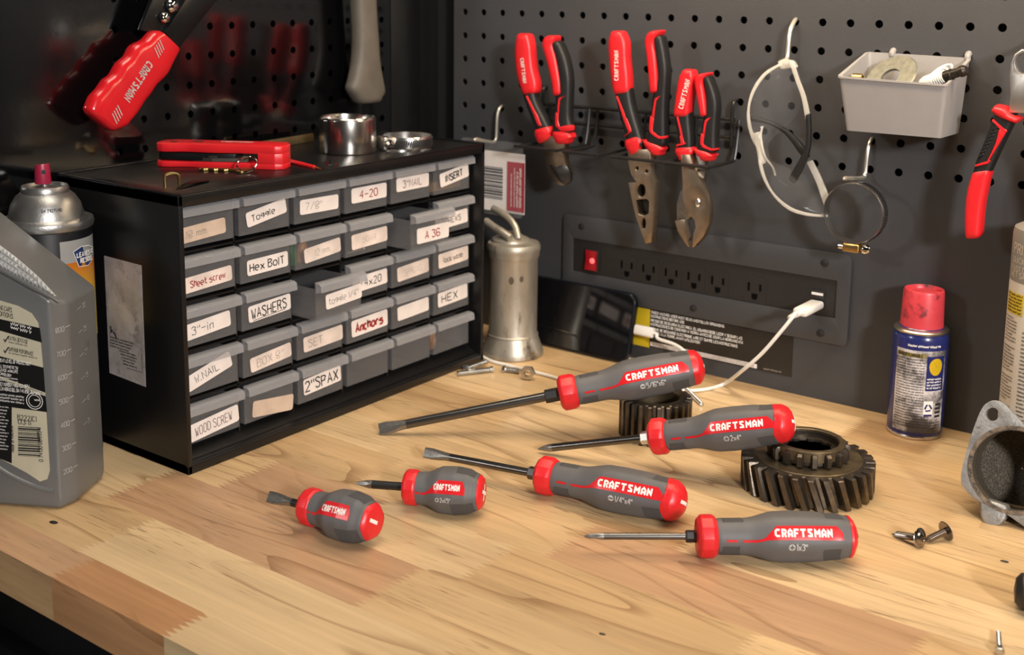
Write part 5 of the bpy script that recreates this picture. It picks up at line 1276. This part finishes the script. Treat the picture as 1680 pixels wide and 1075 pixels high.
# ------------------------------------------------------------------ things on top of the cabinet
ZC = CZ
tc_ = lambda a, b, z=0.0: onT(a, b, ZC + z)
e0, e1 = tc_(251, 274), tc_(466, 280); ka = (e1 - e0).normalized(); kb = V((-ka.y, ka.x, 0)); KL = (e1 - e0).length
kn = thing('folding_utility_knife', 'red folding utility knife lying on top of the drawer cabinet', 'utility knife', e0 + ka * KL / 2 + kb * .014)
kp = lambda a, b, z: e0 + ka * (a * KL) + kb * b + V((0, 0, ZC + .0001 + z - e0.z))
def plate(out, z0, z1): return MB().prism([kp(a, b, z0) for a, b in out], (0, 0, z1 - z0))
O1 = [(.0, .010), (.02, .004), (.07, .0008), (.13, .0008), (.22, .0035), (.30, .0030), (.40, .0012), (.52, .0012), (.65, .0025), (.78, .0015), (.93, 0), (.985, .003), (1.0, .009), (1.0, .020), (.97, .028), (.85, .031), (.6, .030), (.3, .030), (.1, .030), (.02, .026), (0, .020)]
plate(O1, 0, .0052).build('handle_scale', RED, kn, bevel=.001)
hs = plate(O1, .0130, .0205).build('handle_scale', RED, kn, bevel=.0014)
MB().lathe([(.0034, .0001), (.0004, .0002)], kp(.125, .013, .0205), 16, caps=False).build('lanyard_hole', BLACKM, hs)
plate([(.80, .0012), (.93, .0002), (.985, .0032), (.999, .009), (.999, .020), (.97, .0275), (.85, .030), (.80, .030)], .0045, .0140).build('end_block', RED, kn, bevel=.0006)
plate([(.01, .012), (.05, .004), (.2, .003), (.45, .003), (.62, .0045), (.62, .026), (.05, .026)], .0060, .0124).build('blade_holder', BLACKP, kn, bevel=.0004)
MB().box(kp(.455, .0026, .0098), (.0036, .0004, .0008), (ka, kb, jz)).build('release_catch', STEEL, kn, smooth=False)
plate([(.3, .0038), (.45, .0022), (.6, .0035), (.72, .005), (.72, .02), (.3, .02)], .0056, .0086).build('blade', SATIN, kn, smooth=False)
ps, wt = text_polys('CRAFTSMAN', .0052, 1.3 / 6, BOLD); mb = MB(); put(mb, ps, lambda a, b: kp(.47 + a * (.245 / wt), .018 + b, .02065)); mb.build('lettering', WHITE, hs, smooth=False, recalc=False)
mb = MB().add([kp(a, b, .02062) for a, b in ((.255, .015), (.335, .015), (.335, .021), (.255, .021))], [range(4)]); mb.build('black_badge', BLACKM, hs, smooth=False, recalc=False)
c = tc_(571, 249); RC = .0266
cp_ = thing('bearing_cup', 'shiny steel cup ring standing on top of the drawer cabinet', 'metal cup', c)
MB().lathe([(.0235, .001), (.0246, .0001), (.0262, .0006), (.0266, .0020), (.0266, .0310), (.0262, .0325), (.0250, .0336), (.0238, .0330), (.0232, .0300), (.0232, .004), (.0004, .004)], c, 72).build('cup_wall', mat('brushed_cup_steel', (.60, .57, .53), .22, 1, var=.06, vscale=40), cp_)
c2 = tc_(668, 243)
hose_clamp('steel hose clamp lying flat on top of the drawer cabinet', (c2.x, c2.y, ZC + .0071), .0232, .0115, V((1, 0, 0)), V((0, 1, 0)), V((0, 0, 1)), math.radians(-103), (c2.x, c2.y, ZC))
# key on its ring
k0, k1_ = tc_(322, 281), tc_(410, 284); kd = (k1_ - k0).normalized(); kw = V((-kd.y, kd.x, 0)); kl = (k1_ - k0).length
ky = thing('key', 'brass key with split ring in front of the red knife on the cabinet', 'key', k0)
kq = lambda a, b: k0 + kd * a + kw * b + V((0, 0, .0003))
teeth = [(0, .0030), (.004, 0)]
for i in range(6): teeth += [(.007 + i * .0045, .0016 if i % 2 else 0), (.0095 + i * .0045, .0012 if i % 2 else .0022)]
MB().prism([kq(a, b) for a, b in teeth + [(kl * .76, 0), (kl * .78, -.005), (kl * .90, -.0075), (kl, -.003), (kl, .011), (kl * .90, .0145), (kl * .78, .012), (kl * .76, .0075), (.004, .0068)]], (0, 0, .0022)).build('key_blade', GOLD, ky, bevel=.0004)
kr = kq(kl * .95, .0) + V((0, 0, .0072)); MB().tube([kr + (kd * math.cos(i * PI / 16) * .0085 + (jz * .74 + kw * .67).normalized() * math.sin(i * PI / 16) * .0078) + kw * .0004 * math.sin(i) for i in range(32)], .0007, 8, closed=True).build('split_ring', CHROME, ky)
cb = tc_(271, 308); ce = tc_(294, 307); cd_ = (ce - cb)
tag(MB().tube(catmull([cb, cb + V((0, 0, .008)), cb + cd_ * .12 + V((0, 0, .0104)), cb + cd_ * .5 + V((0, 0, .0112)), ce - cd_ * .12 + V((0, 0, .0104)), ce + V((0, 0, .008)), ce], 3), .0013, 8).build('brass_staple', GOLD, loc=cb), 'small brass staple standing near the front left corner of the cabinet top', 'staple')
s0, s1 = tc_(288, 312), tc_(348, 298)
sd = (s1 - s0).normalized(); sw_ = V((-sd.y, sd.x, 0)); SL = (s1 - s0).length
tag(MB().prism([s0 + sd * (a * SL) + sw_ * b + V((0, 0, .0002 + .0018 * math.sin(a * PI) )) for a, b in ((0, 0), (.3, -.0004), (.6, -.0004), (.9, 0), (1, .003), (.95, .007), (.6, .0062), (.3, .004))], (0, 0, .0008)).build('tweezer_blade', mat('blackened_steel', (.06, .055, .05), .28, .9), loc=s0), 'thin dark metal strip beside the brass staple on the cabinet top', 'metal strip')
a0, a1 = tc_(474, 264, .002), tc_(527, 277, .0012)
pk_ = thing('scribe', 'thin red handled scribe lying behind the knife end on the cabinet top', 'scribe', a0)
MB().tube([a0, a0.lerp(a1, .8)], [.0019, .0016], 10).build('handle', RED, pk_); MB().tube([a0.lerp(a1, .8), a1], [.0010, .0004], 8).build('point', GOLD, pk_)
for (px, py, r, lb_) in ((540, 272, .0028, 'small shiny nut in front of the steel cup on the cabinet top'), (553, 273, .0017, 'tiny shiny bead just right of the shiny nut on the cabinet top')):
    c = tc_(px, py)
    tag(MB().loft([[c + V((r * s_ * math.cos(i * PI / 3), r * s_ * math.sin(i * PI / 3), z)) for i in range(6)] for s_, z in ((.9, .0001), (1, r * .3), (1, r), (.8, r * 1.3))]).build('hex_nut', CHROME, loc=c, smooth=False), lb_, 'nut')
w0, w1 = tc_(424, 247), tc_(513, 232); wd_ = (w1 - w0).normalized()
tag(MB().box((w0 + w1) / 2 + V((0, 0, .0041)), ((w1 - w0).length / 2, .0018, .004), (wd_, V((-wd_.y, wd_.x, 0)), jz)).build('gold_tone_bar', mat('dull_gold_tone', (.22, .16, .08), .35, .7, var=.25), loc=(w0 + w1) / 2, bevel=.0006), 'dull gold coloured bar between the red knife and the steel cup', 'metal bar')  # plain bar in a dull gold tone

# ------------------------------------------------------------------ left wall: hammer handle and red gripped snips
fx_ = lambda a, b, x=-.026: onX(a, b, x)
hm = thing('hammer', 'hammer hanging handle down on the black left wall', 'hammer', onX(600, 60, -.03))
hs_ = [(577, -70, 613, -72), (578, -20, 612, -22), (580, 20, 613, 20), (582, 60, 616, 60), (580, 100, 619, 100), (574, 130, 624, 128), (570, 146, 628, 150), (580, 163, 623, 158)]
loft_lr(MB(), hs_, fx_, V((1, 0, 0)), .021, 2.6, rnd=(0, 1)).build('handle', mat('worn_grey_rubber', (.115, .100, .082), .55, var=.15, vscale=50, dirt=(.05, .045, .04), dscale=40, damt=.4), hm)
loft_lr(MB(), [(560, -135, 634, -137), (560, -90, 634, -92), (572, -72, 622, -74)], fx_, V((1, 0, 0)), .026, 4).build('hammer_head', DSTEEL, hm)
z1 = lambda a, b, x=-.024: onX(a / 3.5833, b / 3.5833, x)
sn_ = thing('tin_snips', 'tin snips with wavy red vinyl grip hanging on the black left wall', 'snips', z1(800, 400))
g = loft_lr(MB(), [(912, 178, 1037, 298), (878, 188, 1002, 368), (838, 232, 965, 440), (772, 266, 905, 500), (735, 330, 872, 550), (690, 368, 838, 592), (650, 436, 802, 650), (608, 468, 772, 690), (572, 520, 752, 712), (530, 566, 730, 738), (508, 622, 672, 762)], z1, V((1, 0, 0)), .0175, 3.4, 24, rnd=(0, 1)).build('grip', REDG, sn_, ang=50)
t_up = V((1, 0, 0)); A_, B_ = z1(885, 368, -.0148), z1(742, 592, -.0148); dA = (B_ - A_); ups = t_up.cross(dA.normalized())
SIL = mat('silver_print', (.50, .42, .40), .4)
ps, wt = text_polys('CRAFTSMAN', .0080, 1.25 / 6, BOLD); mb = MB(); put(mb, ps, lambda a, b: A_ + dA * (a / wt) + ups * (b - .004))
dn = dA.normalized()
for base, sg2 in ((A_ - dn * .021, 1), (B_ + dn * .008, 1)):
    for k in range(4): put(mb, ribbon([(k * .0028, -.0045), (k * .0028 + .004, .0045)], .0009), lambda a, b: base + dn * a + ups * b)
mb.build('lettering', SIL, g, smooth=False, recalc=False)
MB().prism([z1(a, b, -.028) for a, b in ((945, 190), (1030, 280), (1150, 130), (1235, 20), (1330, -110), (1180, -180), (1040, 40))], (.006, 0, 0)).build('handle_tang', mat('black_forged_steel', (.014, .014, .015), .28, .5), sn_, bevel=.0008)
MB().prism([z1(a, b, -.032) for a, b in ((800, 175), (870, 0), (960, -180), (1200, -180), (1090, 20), (960, 190), (880, 195))], (.006, 0, 0)).build('black_handle', BLACKP, sn_, bevel=.0012)
for a, b, r in ((1013, 35, .0056), (968, 105, .0046)):
    MB().lathe([(r * 1.1, 0), (r * 1.1, .0012), (r * .9, .0025), (r * .5, .0034), (.0003, .0036)], z1(a, b, -.0235), 16, (V((0, 1, 0)), V((0, 0, 1)), V((1, 0, 0)))).build('rivet', CHROME, sn_)

# ------------------------------------------------------------------ loose screws, bolts and the odd tool end
def screw_mesh(tip, head, r, hr, ht, pitch=.0011, style='washer', m=DSTEEL, n=14):
    tip, head = V(tip), V(head); d = (head - tip).normalized(); L_n = (head - tip).length
    X = d.cross(V((0, 0, 1))).normalized(); Y = d.cross(X); pr = [(.0003, 0)]; s = .0004; taper = .006
    while s < L_n - .0006:
        f = min(1, (s + .001) / taper) if style == 'washer' else 1
        pr += [(r * f, s), (r * .72 * f, s + pitch * .5)]; s += pitch
    mbs = MB().lathe(pr + [(r * .8, L_n - .0005), (r * .8, L_n)], tip, n, (X, Y, d))
    h2 = MB()
    if style == 'washer': pr = [(r * .8, L_n - .0004), (hr * .95, L_n), (hr, L_n + .0006), (hr * .92, L_n + .0011), (hr * .62, L_n + .0013), (hr * .55, L_n + .0024), (hr * .30, L_n + .0030), (hr * .22, L_n + .0016), (.0003, L_n + .0014)]; h2.lathe(pr, tip, 28, (X, Y, d))
    else: h2.loft([[tip + (X * math.cos(i * PI / 3) + Y * math.sin(i * PI / 3)) * (hr * k) + d * z for i in range(6)] for k, z in ((.95, L_n - .0002), (1, L_n), (1, L_n + ht), (.85, L_n + ht + .0004))])
    return mbs, h2
def add_screw(name, label, cat, tip, head, r, hr, ht, style, m, group=None):
    a, b = screw_mesh(tip, head, r, hr, ht, style=style)
    t = thing(name, label, cat, ((V(tip) + V(head)) / 2).to_tuple()[:2] + (0,), group)
    a.build('threaded_shank', m, t, ang=60); b.build('screw_head', m, t, ang=40); return t
SCRM = mat('dark_nickel_screw', (.30, .27, .25), .24, 1, var=.1)
add_screw('screw', 'pan head screw lying with its tip pointing left, nearer the camera of the crossed pair', 'screw', onT(1463, 876, .0016), onT(1508, 883, .0066), .0026, .0071, 0, 'washer', SCRM)
add_screw('screw', 'pan head screw with its head at the right end, behind the other crossed screw', 'screw', onT(1515, 889, .0018), onT(1551, 872, .0066), .0026, .0071, 0, 'washer', SCRM)
add_screw('bolt', 'zinc bolt nearest the camera at the cabinet corner, its head end facing right', 'bolt', onT(750, 613.5, .0024), onT(806, 607, .0026), .0030, .0036, .0018, 'hex', ZINC)
add_screw('bolt', 'zinc bolt with dark hex head touching the cabinet foot, behind the nearest bolt', 'bolt', onT(798, 594, .0046), onT(765, 605.5, .0038), .0027, .0050, .0030, 'hex', ZINC)
add_screw('bolt', 'short zinc bolt between the cabinet corner and the hex nut', 'bolt', onT(853, 610, .0024), onT(829, 606.5, .0030), .0028, .0042, .0026, 'hex', ZINC)
nt_c = onT(866, 612, .0068); nd = (CAM - nt_c); nd = V((nd.x * .8 - .1, nd.y, .12)).normalized(); nX = nd.cross(jz).normalized(); nY = nd.cross(nX)
nu = thing('hex_nut', 'steel hex nut standing on edge in front of the grease pump', 'nut', (nt_c.x, nt_c.y, 0))
MB().loft([[nt_c + (nX * math.cos(i * PI / 3) + nY * math.sin(i * PI / 3)) * r + nd * z for i in range(6)] for r, z in ((.0036, -.0032), (.0068, -.0032), (.0073, -.0025), (.0073, .0025), (.0068, .0032), (.0036, .0032))], closed=True).build('nut_body', STEEL, nu, smooth=False)
MB().lathe([(.0037, -.0031), (.0032, -.002), (.0032, .002), (.0037, .0031)], nt_c, 16, (nX, nY, nd), caps=False).build('thread', DSTEEL, nu)
add_screw('machine_screw', 'zinc machine screw poking out from behind the small gear', 'screw', onT(1152, 664, .0020), onT(1124, 636, .0042), .0019, .0036, .0024, 'hex', ZINC)
add_screw('bolt', 'blurred upright-looking bolt at the bottom right corner of the photo', 'bolt', onT(1638, 1038, .0018), onT(1640, 1064, .0026), .0014, .0026, .0045, 'hex', ZINC)
tag(MB().tube([onT(861, 592, .0012), onT(871, 587, .0016), onT(878, 579, .009)], .0009, 8).build('cotter_pin', GOLD, loc=onT(861, 592)), 'bent wire pin leaning on the foot of the grease pump', 'pin')
hd = onT(1690, 972, .0125)
tag(MB().tube([hd + V((-.0085, -.003, 0)), hd + V((-.008, -.0028, 0)), hd + V((-.005, -.002, 0)), hd, hd + V((.06, .022, 0))], [.002, .0075, .0110, .0120, .0120], 24).build('tool_handle', BLACKR, loc=hd), 'rounded black tool handle end at the right edge of the bench', 'tool handle')
